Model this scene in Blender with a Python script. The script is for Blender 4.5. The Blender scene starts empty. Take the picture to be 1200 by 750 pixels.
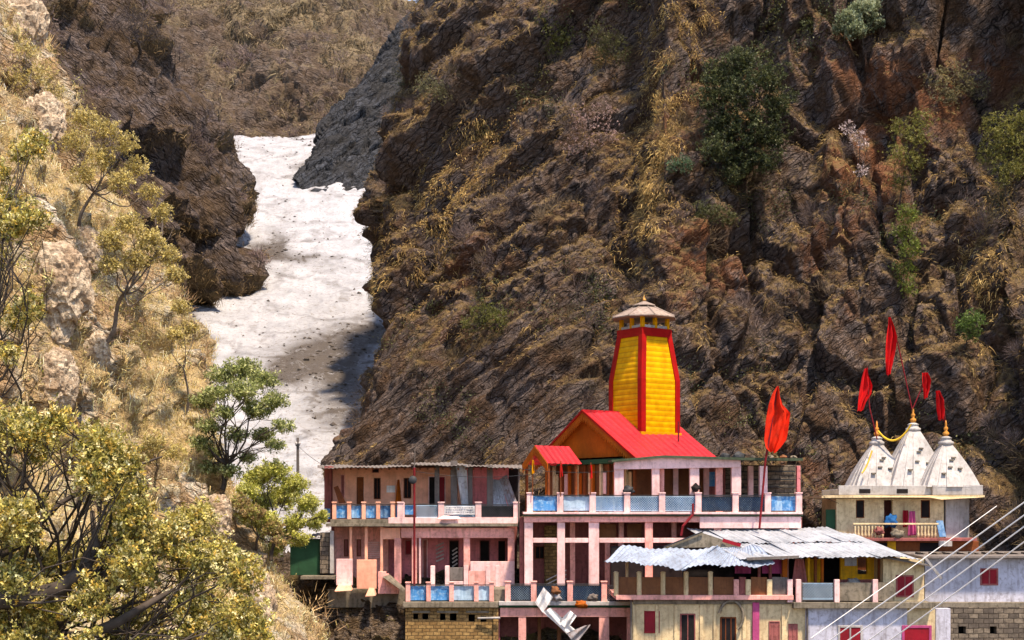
import bpy, bmesh, math, random
import numpy as np
from mathutils import Vector, Matrix

R = math.radians
scene = bpy.context.scene
# ------------------------------------------------------------------ camera
F = 1200 * 50 / 36.0          # focal length in photo pixels
H0 = 600.0                    # row of the horizon in the photo
CZ = 20.0                     # camera height above the lowest gorge floor
cam_d = bpy.data.cameras.new('camera')
cam_d.lens = 50; cam_d.sensor_width = 36
cam_d.shift_y = (H0 - 375) / 1200.0
cam_d.clip_start = 0.1; cam_d.clip_end = 5000
cam = bpy.data.objects.new('camera', cam_d)
scene.collection.objects.link(cam)
cam.location = (0, 0, CZ); cam.rotation_euler = (R(90), 0, 0)
scene.camera = cam
# ------------------------------------------------------------------ sky, sun, exposure
SUN_EL, SUN_AZ = 66.0, 147.0       # azimuth measured clockwise from +Y (view direction)
world = bpy.data.worlds.new('World'); scene.world = world
world.use_nodes = True
wn = world.node_tree.nodes; wl = world.node_tree.links
bg = wn['Background']
sky = wn.new('ShaderNodeTexSky'); sky.sky_type = 'NISHITA'; sky.sun_disc = False
sky.sun_elevation = R(SUN_EL); sky.sun_rotation = R(SUN_AZ)
sky.altitude = 3200; sky.air_density = 1.0; sky.dust_density = 2.5; sky.ozone_density = 0.6
wl.new(sky.outputs[0], bg.inputs[0]); bg.inputs[1].default_value = 0.15
sd = bpy.data.lights.new('sun', 'SUN'); sd.energy = 2.25; sd.angle = R(3.5); sd.color = (1.0, 0.93, 0.82)
so = bpy.data.objects.new('sun', sd); scene.collection.objects.link(so)
so.location = (60, 0, 80)
sv = Vector((math.sin(R(SUN_AZ)) * math.cos(R(SUN_EL)), math.cos(R(SUN_AZ)) * math.cos(R(SUN_EL)), math.sin(R(SUN_EL))))
so.rotation_euler = sv.to_track_quat('Z', 'Y').to_euler()
vs = scene.view_settings
scene.display_settings.display_device = 'sRGB'
vs.view_transform = 'Standard'; vs.look = 'None'; vs.gamma = 1; vs.use_curve_mapping = False
vs.exposure = 1.86
vs.use_white_balance = True; vs.white_balance_temperature = 8000; vs.white_balance_tint = 14
scene.cycles.max_bounces = 6; scene.cycles.diffuse_bounces = 3
scene.cycles.use_adaptive_sampling = True

# ------------------------------------------------------------------ helpers
col = scene.collection
def P(px, py, D):
    return Vector(((px - 600) * D / F, D, (H0 - py) * D / F + CZ))
def srgb(r, g, b):
    f = lambda c: (c / 255 / 12.92) if c / 255 <= 0.04045 else ((c / 255 + 0.055) / 1.055) ** 2.4
    return (f(r), f(g), f(b), 1)
def tag(o, label=None, cat=None, group=None, kind=None):
    if label: o['label'] = label
    if cat: o['category'] = cat
    if group: o['group'] = group
    if kind: o['kind'] = kind
    return o
def empty(name, loc, label=None, cat=None, group=None, rz=0):
    o = bpy.data.objects.new(name, None); col.objects.link(o)
    o.location = loc; o.rotation_euler = (0, 0, rz); o.empty_display_size = 0.3
    return tag(o, label, cat, group)

# ---- numpy gradient noise
_G = np.array([[1,1,0],[-1,1,0],[1,-1,0],[-1,-1,0],[1,0,1],[-1,0,1],[1,0,-1],[-1,0,-1],
               [0,1,1],[0,-1,1],[0,1,-1],[0,-1,-1],[1,1,0],[-1,1,0],[0,-1,1],[0,-1,-1]], float)
def _h(ix, iy, iz, s):
    h = (ix * 73856093) ^ (iy * 19349663) ^ (iz * 83492791) ^ (s * 2654435)
    h = (h ^ (h >> 13)) * 1274126177
    return ((h ^ (h >> 16)) & 15)
def noise3(p, s=0):
    i = np.floor(p).astype(np.int64); f = p - i
    u = f * f * f * (f * (f * 6 - 15) + 10)
    r = 0
    for dx in (0, 1):
        for dy in (0, 1):
            for dz in (0, 1):
                g = _G[_h(i[:, 0] + dx, i[:, 1] + dy, i[:, 2] + dz, s)]
                d = f - np.array([dx, dy, dz])
                w = (u[:, 0] if dx else 1 - u[:, 0]) * (u[:, 1] if dy else 1 - u[:, 1]) * (u[:, 2] if dz else 1 - u[:, 2])
                r = r + w * (g * d).sum(1)
    return r
def fbm(p, o=4, s=0, ridged=False):
    a = 1.0; r = 0; t = 0
    for k in range(o):
        n = noise3(p, s + k)
        if ridged: n = 0.5 - np.abs(n) * 2
        r = r + n * a; t += a; a *= 0.5; p = p * 2.03 + 7.1
    return r / t
def cells(p, s=0):
    """Worley cells: random value of the nearest cell and distance to its edge"""
    i = np.floor(p).astype(np.int64); b1 = np.full(len(p), 9.0); b2 = b1.copy(); val = np.zeros(len(p))
    def h01(a, k):
        h = ((a[:, 0] * 73856093) ^ (a[:, 1] * 19349663) ^ (a[:, 2] * 83492791) ^ ((s * 7 + k) * 40503977)) & 0xffffffff
        h = ((h ^ (h >> 15)) * 2246822519) & 0xffffffff; h = ((h ^ (h >> 13)) * 3266489917) & 0xffffffff
        return (h ^ (h >> 16)) / 4294967295.0
    for dx in (-1, 0, 1):
        for dy in (-1, 0, 1):
            for dz in (-1, 0, 1):
                a = i + np.array([dx, dy, dz]); f = a + np.stack([h01(a, 1), h01(a, 2), h01(a, 3)], 1)
                d = np.linalg.norm(f - p, axis=1); c = d < b1
                b2 = np.where(c, b1, np.minimum(b2, d)); val = np.where(c, h01(a, 4), val); b1 = np.where(c, d, b1)
    return val, b2 - b1
def crag(p, s=0, crack=0.35):
    v, e = cells(p + 0.35 * np.stack([fbm(p * .9, 2, s + 5), fbm(p * .9, 2, s + 6), fbm(p * .9, 2, s + 7)], 1), s)
    return (v - .5) - crack * (1 - sstep(e, 0.0, 0.16))
def sstep(x, a, b):
    t = np.clip((x - a) / (b - a), 0, 1); return t * t * (3 - 2 * t)

# ---- materials
class NT:
    def __init__(s, name, rough=0.85, spec=0.2):
        s.m = bpy.data.materials.new(name); s.m.use_nodes = True
        s.n = s.m.node_tree.nodes; s.l = s.m.node_tree.links
        s.b = s.n['Principled BSDF']; s.b.inputs['Roughness'].default_value = rough
        s.b.inputs['Specular IOR Level'].default_value = spec
    def coord(s, scale=(1, 1, 1), rot=(0, 0, 0), obj=False):
        if obj:
            tc = s.n.new('ShaderNodeTexCoord'); out = tc.outputs['Object']
        else:
            g = s.n.new('ShaderNodeNewGeometry'); out = g.outputs['Position']
        mp = s.n.new('ShaderNodeMapping'); mp.inputs['Scale'].default_value = scale; mp.inputs['Rotation'].default_value = rot
        s.l.new(out, mp.inputs[0]); return mp.outputs[0]
    def noise(s, vec, scale, detail=6, rough=0.6, dist=0):
        t = s.n.new('ShaderNodeTexNoise'); s.l.new(vec, t.inputs['Vector'])
        t.inputs['Scale'].default_value = scale; t.inputs['Detail'].default_value = detail
        t.inputs['Roughness'].default_value = rough; t.inputs['Distortion'].default_value = dist
        return t.outputs['Fac']
    def vor(s, vec, scale, feat='F1'):
        t = s.n.new('ShaderNodeTexVoronoi'); s.l.new(vec, t.inputs['Vector']); t.inputs['Scale'].default_value = scale
        t.feature = feat; return t.outputs[0]
    def ramp(s, fac, stops, interp='LINEAR'):
        r = s.n.new('ShaderNodeValToRGB'); s.l.new(fac, r.inputs[0]); e = r.color_ramp.elements
        r.color_ramp.interpolation = interp
        while len(e) < len(stops): e.new(0.5)
        for k, (p, c) in enumerate(stops):
            e[k].position = p; e[k].color = c if isinstance(c, tuple) else (c, c, c, 1)
        return r.outputs[0]
    def mix(s, fac, a, b, mode='MIX'):
        m = s.n.new('ShaderNodeMix'); m.data_type = 'RGBA'; m.blend_type = mode; m.clamp_factor = True
        for sock, v in ((m.inputs[0], fac), (m.inputs[6], a), (m.inputs[7], b)):
            if isinstance(v, (int, float, tuple)): sock.default_value = v
            else: s.l.new(v, sock)
        return m.outputs[2]
    def math(s, op, a, b=0.0):
        m = s.n.new('ShaderNodeMath'); m.operation = op
        for sock, v in ((m.inputs[0], a), (m.inputs[1], b)):
            if isinstance(v, (int, float)): sock.default_value = v
            else: s.l.new(v, sock)
        return m.outputs[0]
    def attr(s, name, out='Fac'):
        a = s.n.new('ShaderNodeAttribute'); a.attribute_name = name; return a.outputs[out]
    def color(s, v):
        if isinstance(v, tuple): s.b.inputs['Base Color'].default_value = v
        else: s.l.new(v, s.b.inputs['Base Color'])
        return s
    def bump(s, h, strength=0.5, dist=0.05):
        b = s.n.new('ShaderNodeBump'); b.inputs['Strength'].default_value = strength; b.inputs['Distance'].default_value = dist
        s.l.new(h, b.inputs['Height']); s.l.new(b.outputs[0], s.b.inputs['Normal']); return s

def paint(name, c, wear=0.35, dirt=(0.10, 0.085, 0.07, 1), rough=0.75, bump=0.25, streak=True):
    """painted plaster, wood or metal with uneven colour, stains running down and worn patches"""
    t = NT(name, rough)
    v = t.coord(); n1 = t.noise(v, 0.9, 6, 0.65); n2 = t.noise(v, 7, 5, 0.6)
    vs_ = t.coord((5, 5, 0.6)); n3 = t.noise(vs_, 1.2, 5, 0.6)
    dk = tuple(x * 0.72 for x in c[:3]) + (1,); lt = tuple(min(1, x * 1.15) for x in c[:3]) + (1,)
    base = t.mix(t.ramp(n1, [(0.35, 0.0), (0.65, 1.0)]), dk, lt)
    base = t.mix(t.math('MULTIPLY', t.ramp(n2, [(0.5, 0.0), (0.72, 1.0)]), wear), base, dirt)
    if streak: base = t.mix(t.math('MULTIPLY', t.ramp(n3, [(0.5, 0.0), (0.75, 1.0)]), wear * 1.2), base, dirt)
    t.color(base); t.bump(n2, bump, 0.03); return t.m
def plain(name, c, rough=0.8, amp=0.3, scale=3.0):
    t = NT(name, rough); n = t.noise(t.coord(), scale, 5)
    t.color(t.mix(t.ramp(n, [(0.3, 0.0), (0.7, 1.0)]), tuple(x * (1 - amp) for x in c[:3]) + (1,), tuple(min(1, x * (1 + amp)) for x in c[:3]) + (1,)))
    t.bump(n, 0.2, 0.02); return t.m

# ---- mesh from arrays
def mesh_obj(name, V, T, mat, parent=None, colr=None, smooth=False, quads=False, attrs=None):
    k = 4 if quads else 3
    me = bpy.data.meshes.new(name); V = np.asarray(V, dtype=np.float32); T = np.asarray(T, dtype=np.int32)
    me.vertices.add(len(V)); me.vertices.foreach_set('co', V.ravel())
    me.loops.add(T.size); me.loops.foreach_set('vertex_index', T.ravel())
    me.polygons.add(len(T)); me.polygons.foreach_set('loop_start', np.arange(0, T.size, k, dtype=np.int32))
    me.update(calc_edges=True)
    if smooth: me.polygons.foreach_set('use_smooth', np.ones(len(T), dtype=bool))
    if colr is not None:
        a = me.attributes.new('tint', 'FLOAT_COLOR', 'POINT'); c = np.ones((len(V), 4), dtype=np.float32); c[:, :3] = colr
        a.data.foreach_set('color', c.ravel())
    for nm, arr in (attrs or {}).items():
        a = me.attributes.new(nm, 'FLOAT', 'POINT'); a.data.foreach_set('value', np.asarray(arr, dtype=np.float32))
    me.materials.append(mat)
    o = bpy.data.objects.new(name, me); col.objects.link(o)
    if parent is not None:
        o.parent = parent
        if parent.type == 'EMPTY' or parent.parent or True:
            o.matrix_parent_inverse = Matrix.Identity(4)
    return o

def unit(a): return a / np.maximum(np.linalg.norm(a, axis=1, keepdims=True), 1e-9)
def catmull(Pc, ts):
    n = len(Pc); i = np.clip(np.floor(ts).astype(int), 0, n - 2); f = (ts - i)[:, None, None]
    g = lambda k: Pc[np.clip(k, 0, n - 1)]
    p0, p1, p2, p3 = g(i - 1), g(i), g(i + 1), g(i + 2)
    return 0.5 * ((2 * p1) + (-p0 + p2) * f + (2 * p0 - 5 * p1 + 4 * p2 - p3) * f ** 2 + (-p0 + 3 * p1 - 3 * p2 + p3) * f ** 3)
def seg_t(segs):
    out = [np.arange(n) / n + k for k, n in enumerate(segs)]
    return np.concatenate(out + [np.array([float(len(segs))])])
class Sheet:
    """terrain surface lofted through a coarse grid of control points, displaced by rock noise"""
    def __init__(s, ctrl, su, sv):
        C = np.array(ctrl, float)                       # rows (v) x cols (u) x 3
        G = catmull(C, seg_t(sv)); G = catmull(G.transpose(1, 0, 2), seg_t(su)).transpose(1, 0, 2)
        s.nv, s.nu = G.shape[:2]; s.G = G; s.P0 = G.reshape(-1, 3).copy()
    def normals(s):
        G = s.G; du = np.gradient(G, axis=1); dv = np.gradient(G, axis=0)
        n = np.cross(du, dv).reshape(-1, 3); return unit(n)
    def displace(s, h):
        s.G = (s.G.reshape(-1, 3) + s.normals() * h[:, None]).reshape(s.nv, s.nu, 3)
    def smooth(s, k=1):
        for _ in range(k):
            G = s.G; Q = G.copy(); Q[1:-1, 1:-1] = G[1:-1, 1:-1] * .4 + .15 * (G[:-2, 1:-1] + G[2:, 1:-1] + G[1:-1, :-2] + G[1:-1, 2:]); s.G = Q
    def build(s, name, mat, attrs=None):
        idx = np.arange(s.nv * s.nu).reshape(s.nv, s.nu)
        q = np.stack([idx[:-1, :-1], idx[:-1, 1:], idx[1:, 1:], idx[1:, :-1]], -1).reshape(-1, 4)
        o = mesh_obj(name, s.G.reshape(-1, 3), q, mat, smooth=True, quads=True, attrs=attrs)
        return o
    def sample(s, rng, n, weight=None):
        """n random surface points (area weighted * weight) with normals"""
        G = s.G; a = np.cross(G[:-1, 1:] - G[:-1, :-1], G[1:, :-1] - G[:-1, :-1]); A = np.linalg.norm(a, axis=2).ravel()
        W = A.copy()
        if weight is not None: W = W * np.clip(weight.reshape(s.nv, s.nu)[:-1, :-1].ravel(), 0, None)
        W = W / W.sum(); k = rng.choice(len(W), n, p=W)
        v, u = k // (s.nu - 1), k % (s.nu - 1); fu, fv = rng.random(n)[:, None], rng.random(n)[:, None]
        p = (G[v, u] * (1 - fu) + G[v, u + 1] * fu) * (1 - fv) + (G[v + 1, u] * (1 - fu) + G[v + 1, u + 1] * fu) * fv
        nn = unit(a.reshape(-1, 3)[k]); return p, nn, k
def view_w(s, x0=-60, x1=1260, y0=-60, y1=800):
    """1 inside the region the photograph sees (with a margin), falling off outside: where scatter is worth placing"""
    p = s.G.reshape(-1, 3); px = p[:, 0] / np.maximum(p[:, 1], 1) * F + 600; py = H0 - (p[:, 2] - CZ) / np.maximum(p[:, 1], 1) * F
    return ((px > x0) & (px < x1) & (py > y0) & (py < y1) & (p[:, 1] > 3)).astype(float) + 0.06

def blades(name, p, d, L, w, c, mat, rng, droop=0.4, parent=None, seg2=True):
    """thin tapering blades / twigs: roots p, directions d"""
    n = len(p); rnd = rng.normal(size=(n, 3)); side = unit(np.cross(d, rnd)) * (w[:, None] / 2)
    mid = p + d * (L * 0.55)[:, None]; tip = p + d * L[:, None]; tip[:, 2] -= droop * L; mid[:, 2] -= droop * L * 0.25
    V = np.stack([p - side, p + side, mid - side * 0.8, mid + side * 0.8, tip], 1).reshape(-1, 3)
    b = (np.arange(n) * 5)[:, None]
    T = np.concatenate([b + np.array([0, 1, 3]), b + np.array([0, 3, 2]), b + np.array([2, 3, 4])], 1).reshape(-1, 3)
    return mesh_obj(name, V, T, mat, parent, colr=np.repeat(c, 5, 0))
def leaf_cloud(name, p, size, c, mat, rng, parent=None, up=0.4, asp=0.5):
    """leaf-sized diamond faces"""
    n = len(p); d = unit(rng.normal(size=(n, 3)) + np.array([0, 0, -0.15])); nr = unit(rng.normal(size=(n, 3)) + np.array([0, 0, up * 2]))
    sd_ = unit(np.cross(d, nr)); L = size[:, None]
    V = np.stack([p - d * L / 2, p + sd_ * L * asp / 2 , p + d * L / 2, p - sd_ * L * asp / 2], 1).reshape(-1, 3)
    b = (np.arange(n) * 4)[:, None]
    return mesh_obj(name, V, b + np.arange(4)[None, :], mat, parent, colr=np.repeat(c, 4, 0), quads=True)
def tube_arrays(paths, sides=6):
    """paths: list of (points Nx3, radii N)"""
    Vs, Ts, off = [], [], 0
    for pts, rad in paths:
        pts = np.asarray(pts, float); rad = np.asarray(rad, float); n = len(pts)
        t = unit(np.gradient(pts, axis=0)); ref = np.array([0.3, 0.2, 0.93]) if abs(t[0, 2]) < 0.8 else np.array([1.0, 0, 0])
        a = unit(np.cross(t, ref)); b = np.cross(t, a); ang = np.arange(sides) * 2 * math.pi / sides
        ring = pts[:, None] + rad[:, None, None] * (a[:, None] * np.cos(ang)[None, :, None] + b[:, None] * np.sin(ang)[None, :, None])
        V = ring.reshape(-1, 3); i = np.arange(n - 1)[:, None] * sides; j = np.arange(sides)[None, :]; j2 = (j + 1) % sides
        q = np.stack([i + j, i + j2, i + sides + j2, i + sides + j], -1).reshape(-1, 4)
        Vs.append(V); Ts.append(q + off); off += len(V)
    return np.concatenate(Vs), np.concatenate(Ts)
def tubes(name, paths, mat, parent=None, sides=6):
    V, T = tube_arrays(paths, sides); return mesh_obj(name, V, T, mat, parent, smooth=True, quads=True)
def tint_mat(name, rough=0.8, trans=0.0, spec=0.2):
    t = NT(name, rough, spec); t.color(t.attr('tint', 'Color'))
    if trans:
        tr = t.n.new('ShaderNodeBsdfTranslucent'); t.l.new(t.attr('tint', 'Color'), tr.inputs[0])
        mx = t.n.new('ShaderNodeMixShader'); mx.inputs[0].default_value = trans
        t.l.new(t.b.outputs[0], mx.inputs[1]); t.l.new(tr.outputs[0], mx.inputs[2]); t.l.new(mx.outputs[0], t.n['Material Output'].inputs[0])
    return t.m
def vary(rng, n, cols, jit=0.25):
    c = np.array([x[:3] for x in cols])[rng.integers(0, len(cols), n)]
    return np.clip(c * (1 + rng.normal(size=(n, 1)) * jit), 0.004, 1)
# ================================================================== TERRAIN
def rock_mat(name, rockc, rockd, soil, red, grass, strata=(0, 0, 0), scale=1.0, redamt=1.0):
    t = NT(name, 0.95, 0.12)
    v = t.coord(); vst = t.coord((1, 1, 1), tuple(-x for x in strata))
    m2 = t.n.new('ShaderNodeMapping'); m2.inputs['Scale'].default_value = (0.5, 0.5, 2.2); t.l.new(vst, m2.inputs[0]); vst = m2.outputs[0]
    big = t.noise(v, 0.09 * scale, 5, 0.6); med = t.noise(v, 0.45 * scale, 8, 0.68, 0.6); fine = t.noise(v, 3.2 * scale, 6, 0.7)
    st = t.noise(vst, 0.9 * scale, 7, 0.7, 0.4); vf = t.noise(v, 11 * scale, 4, 0.7)
    rock = t.mix(t.ramp(st, [(0.34, 0.0), (0.62, 1.0)]), rockd, rockc)
    rock = t.mix(t.ramp(fine, [(0.36, 0.85), (0.56, 0.0)]), rock, tuple(x * 0.3 for x in rockd[:3]) + (1,))
    rock = t.mix(t.ramp(vf, [(0.6, 0.0), (0.75, 0.5)]), rock, tuple(min(1, x * 1.9) for x in rockc[:3]) + (1,))
    wv = t.n.new('ShaderNodeVectorMath'); wv.operation = 'SCALE'; dn_ = t.n.new('ShaderNodeTexNoise'); dn_.inputs['Scale'].default_value = .8 * scale; dn_.inputs['Detail'].default_value = 5; t.l.new(v, dn_.inputs['Vector']); t.l.new(dn_.outputs['Color'], wv.inputs[0]); wv.inputs[3].default_value = 1.6 / scale
    wa = t.n.new('ShaderNodeVectorMath'); wa.operation = 'ADD'; t.l.new(vst, wa.inputs[0]); t.l.new(wv.outputs[0], wa.inputs[1])
    c1 = t.vor(wa.outputs[0], .9 * scale, 'DISTANCE_TO_EDGE'); c2 = t.vor(wa.outputs[0], 3.4 * scale, 'DISTANCE_TO_EDGE'); blk = t.vor(wa.outputs[0], 3.4 * scale)
    crk = t.math('MULTIPLY', t.ramp(c1, [(0.0, 0.0), (0.07, 1.0)]), t.ramp(c2, [(0.0, 0.4), (0.08, 1.0)]))
    rock = t.mix(t.ramp(blk, [(0.2, 0.0), (0.8, 0.6)]), rock, tuple(min(1, x * 1.5) for x in rockc[:3]) + (1,))
    rock = t.mix(crk, tuple(x * 0.28 for x in rockd[:3]) + (1,), rock)
    so_ = t.mix(t.ramp(fine, [(0.35, 0.0), (0.65, 1.0)]), tuple(x * 0.45 for x in soil[:3]) + (1,), soil)
    c = t.mix(t.ramp(med, [(0.42, 0.0), (0.60, 1.0)]), rock, so_)
    c = t.mix(t.math('MULTIPLY', t.attr('red'), t.ramp(med, [(0.38, 0.0), (0.52, redamt)])), c, red)
    gr = t.mix(t.ramp(vf, [(0.3, 0.0), (0.7, 1.0)]), tuple(x * 0.55 for x in grass[:3]) + (1,), grass)
    c = t.mix(t.math('MULTIPLY', t.attr('grass'), t.ramp(fine, [(0.38, 0.15), (0.58, 1.0)])), c, gr)
    t.color(c)
    h = t.math('ADD', t.math('MULTIPLY', fine, 1.0), t.math('MULTIPLY', t.math('ADD', vf, t.math('MULTIPLY', st, 2.0)), 0.5))
    h = t.math('ADD', h, t.math('MULTIPLY', t.math('ADD', crk, blk), t.math('SUBTRACT', 1.1, t.attr('grass'))))
    t.bump(h, 1.0, 0.24); return t.m
def straw_cols(): return [srgb(176, 146, 92), srgb(200, 172, 112), srgb(150, 118, 70), srgb(128, 100, 62), srgb(214, 192, 138)]

ridge = lambda p, o, s: fbm(p, o, s, True)
rng = np.random.default_rng(7)

# ---- right cliff (the great wall behind the temple)
rows = [800, 700, 620, 540, 450, 350, 250, 150, 50, -80, -260, -520]
sil = dict(zip(rows, [366, 372, 380, 402, 420, 452, 440, 466, 490, 512, 534, 560]))
def lean(py): 
    h = (620 - py)
    return max(h, 0) * 0.034 if py > 0 else 620 * 0.034 + (-py) * 0.045
cols_ = [(None, 62, 48), (None, 20, 16), (None, 0, 0)]
ctrl = []
for r_ in rows:
    s_ = sil[r_]; L_ = lean(r_); row = []
    base = 99 + (0 if r_ > 300 else (300 - r_) * 0.02)
    if r_ < 0: L_ *= 0.8
    def fz(px, D):      # unseen left top lowered to let sun onto the snow; wall proper goes up
        w = float(sstep(np.array(px), 560, 860)); r2 = r_ if r_ > -40 else -40 + (r_ + 40) * (0.12 + 0.88 * w)
        return tuple(P(px, r2, D + L_ + (0 if r_ > -40 else (-40 - r_) * 0.16 * (1 - w))))
    row += [fz(s_ + 66, base + 46), fz(s_ + 22, base + 17), fz(s_, base)]
    w1 = s_ + (750 - s_) * 0.2; w2 = s_ + (750 - s_) * 0.45; w3 = s_ + (750 - s_) * 0.72
    row += [fz(w1, 94), fz(w2, 89), fz(w3, 86), fz(738, 86), fz(775, 81), fz(820, 83), fz(910, 84), fz(1010, 82), fz(1100, 79), fz(1200, 77), fz(1300, 68)]
    zt = P(0, r_, 80)[2]; k = L_ * 0.9
    row += [(38 + k, 50, zt), (42 + k, 30, zt), (46 + k, 8, zt), (52 + k, -30, zt)]  # unseen wall extended toward the camera for side views and to shade the gorge
    ctrl.append(row)
cliff = Sheet(ctrl, [8, 22, 34, 60, 60, 60, 30, 44, 70, 70, 64, 60, 36, 12, 8, 8, 6], [10, 34, 44, 52, 56, 56, 56, 56, 40, 10, 8])
p = cliff.P0; zz = p[:, 2] - CZ
X, Y, Z = p[:, 0], p[:, 1], p[:, 2]
a_ = X * 0.80 + Z * 0.60; b_ = -X * 0.60 + Z * 0.80         # along / across the tilted strata
leftpart = 1 - sstep(X, 2, 12)
st = np.stack([a_ * 0.05, Y * 0.12, b_ * 0.28], 1); vt = np.stack([X * 0.17, Y * 0.15, Z * 0.05], 1)
PX0 = X / Y * F + 600; PY0 = H0 - Z / Y * F - 0 + CZ / Y * F
slabz = np.exp(-((PX0 - 540) / 140) ** 4 - ((PY0 - 480 + (PX0 - 520) * .15) / 62) ** 4)     # smooth tilted slabs behind the guest house
calm = np.clip(sstep(fbm(p * .07, 2, 90), .02, .2) + slabz, 0, 1); det = 1 - .65 * calm
sl = np.stack([a_ * 0.05, Y * 0.13, b_ * 0.24], 1); vl = np.stack([X * 0.2, Y * 0.18, Z * 0.06], 1)
h = 1.8 * fbm(p * 0.055, 3, 1) + leftpart * 1.6 * ridge(st, 4, 11) + (1 - leftpart) * 2.6 * ridge(vt, 4, 21)
h += (leftpart * 3.0 * crag(sl, 3, .5) + (1 - leftpart) * 2.6 * crag(vl, 4, .6)) * (1 - .8 * slabz)
h += det * (0.8 * ridge(p * np.array([.3, .3, .14]), 3, 31) + 1.1 * crag(np.stack([a_ * .2, Y * .4, b_ * .75], 1), 5, .3) * leftpart + 1.1 * crag(p * np.array([.55, .5, .22]), 15, .4) * (1 - leftpart) + 0.35 * ridge(p * 1.3, 3, 61) + .45 * fbm(p * .7, 3, 41))
h += slabz * (1.0 * ridge(np.stack([a_ * .06, Y * .1, b_ * .55], 1), 4, 17) + .35 * ridge(np.stack([a_ * .2, Y * .3, b_ * 2.2], 1), 3, 19))
low = sstep(Z, CZ + 12, CZ + 3)                              # keep the displaced rock clear of the terraces
h = h * (1 - 0.45 * low * sstep(X, -8, -4)) - 0.5 * low
cliff.displace(h); cliff.smooth(1)
N = cliff.normals(); q = cliff.G.reshape(-1, 3)
qa, qb = q[:, 0] * .8 + q[:, 2] * .6, -q[:, 0] * .6 + q[:, 2] * .8
lp = 1 - sstep(q[:, 0], 2, 12)
gmask = 0.8 * (lp * fbm(np.stack([qa * .07, q[:, 1] * .08, qb * .3], 1), 4, 71) + (1 - lp) * fbm(q * np.array([.3, .2, .09]), 4, 75)) + 0.5 * fbm(q * 0.5, 3, 76) + 0.35 * fbm(q * 0.8, 3, 72) + (N[:, 2] - 0.28) * 1.1
PX = q[:, 0] / q[:, 1] * F + 600; PY = H0 - (q[:, 2] - CZ) / q[:, 1] * F
rib = np.exp(-((PX - (800 - (PY) * 0.16)) / 26) ** 2) * sstep(PY, 380, 260)          # straw rib running down the middle of the wall
leftfan = sstep(PX, 640, 560) * 0.16
upl = np.exp(-((PX - 560) / 70) ** 2 - ((PY - 80) / 60) ** 2) * 0.25
rightlow = np.exp(-((PX - 1130) / 90) ** 2 - ((PY - 330) / 120) ** 2) * 0.3
bare = np.exp(-((PX - 520) / 130) ** 2 - ((PY - 490 + (PX - 520) * .12) / 50) ** 2)
g = gmask - bare * .8 - .12 + rib * 0.55 + leftfan + upl + rightlow
grass_w = sstep(g, 0.02, 0.42)
red = sstep(fbm(q * 0.09, 3, 81) + 0.35 * np.exp(-((PX - 830) / 80) ** 2 - ((PY - 300) / 70) ** 2) + 0.12 * sstep(PX, 760, 900), 0.16, 0.5)
M_cliff = rock_mat('dark_schist_rock', srgb(122, 108, 102), srgb(58, 50, 50), srgb(104, 80, 62), srgb(124, 80, 56), srgb(130, 107, 72), (0, R(-38), 0))
o = cliff.build('cliff_terrain', M_cliff, dict(grass=grass_w, red=red)); tag(o, kind='structure')

M_straw = tint_mat('dry_straw', 0.8, 0.25); M_twig = tint_mat('bare_twigs', 0.9); M_leaf = tint_mat('leaves', 0.55, 0.35, 0.35)
down = np.array([0, 0, -1.0])
def tufts(name, sheet, weight, n, per, Lr, wr, cols, label=None, jit=0.25, out=0.7, dn=0.35, droop=0.5, seedy=1, spread=0.12):
    rg = np.random.default_rng(seedy)
    pp, nn, _ = sheet.sample(rg, n, weight * view_w(sheet))
    cc = vary(rg, n, cols, jit)
    p3 = np.repeat(pp, per, 0); n3 = np.repeat(nn, per, 0); c3 = np.repeat(cc, per, 0) * (1 + rg.normal(size=(n * per, 1)) * 0.15)
    sc = np.repeat(rg.uniform(0.6, 1.3, n), per)
    d = unit(n3 * out + down * dn + rg.normal(size=p3.shape) * 0.42)
    p3 = p3 + rg.normal(size=p3.shape) * spread - n3 * 0.03
    L = rg.uniform(*Lr, n * per) * sc; w = rg.uniform(*wr, n * per)
    return tag(blades(name, p3, d, L, w, np.clip(c3, 0.003, 1), M_straw, rg, droop), kind='stuff')
tufts('dry_grass', cliff, sstep(g, -0.02, 0.4) ** 1.5, 36000, 9, (0.16, 0.5), (0.025, 0.055),
      [srgb(146, 120, 78), srgb(120, 96, 64), srgb(96, 76, 54), srgb(160, 134, 88), srgb(80, 66, 50)], seedy=3)
ribw = rib + np.exp(-((PX - (470 + (330 - PY) * .55)) / 34) ** 2) * sstep(PY, 360, 320) * sstep(PY, 120, 180) * .8 + np.exp(-((PX - 1150) / 30) ** 2 - ((PY - 300) / 70) ** 2) * .6
tufts('dry_grass', cliff, np.clip(ribw, 0, 1) * sstep(fbm(q * .5, 3, 77), -.05, .2), 7500, 9, (0.14, 0.42), (0.025, 0.05), [srgb(182, 150, 94), srgb(160, 128, 80), srgb(136, 108, 68), srgb(194, 166, 110)], seedy=4, spread=.2)
brushw = sstep(fbm(q * 0.16, 3, 91) , 0.02, 0.22) * (1 - 0.6 * rib)
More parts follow.
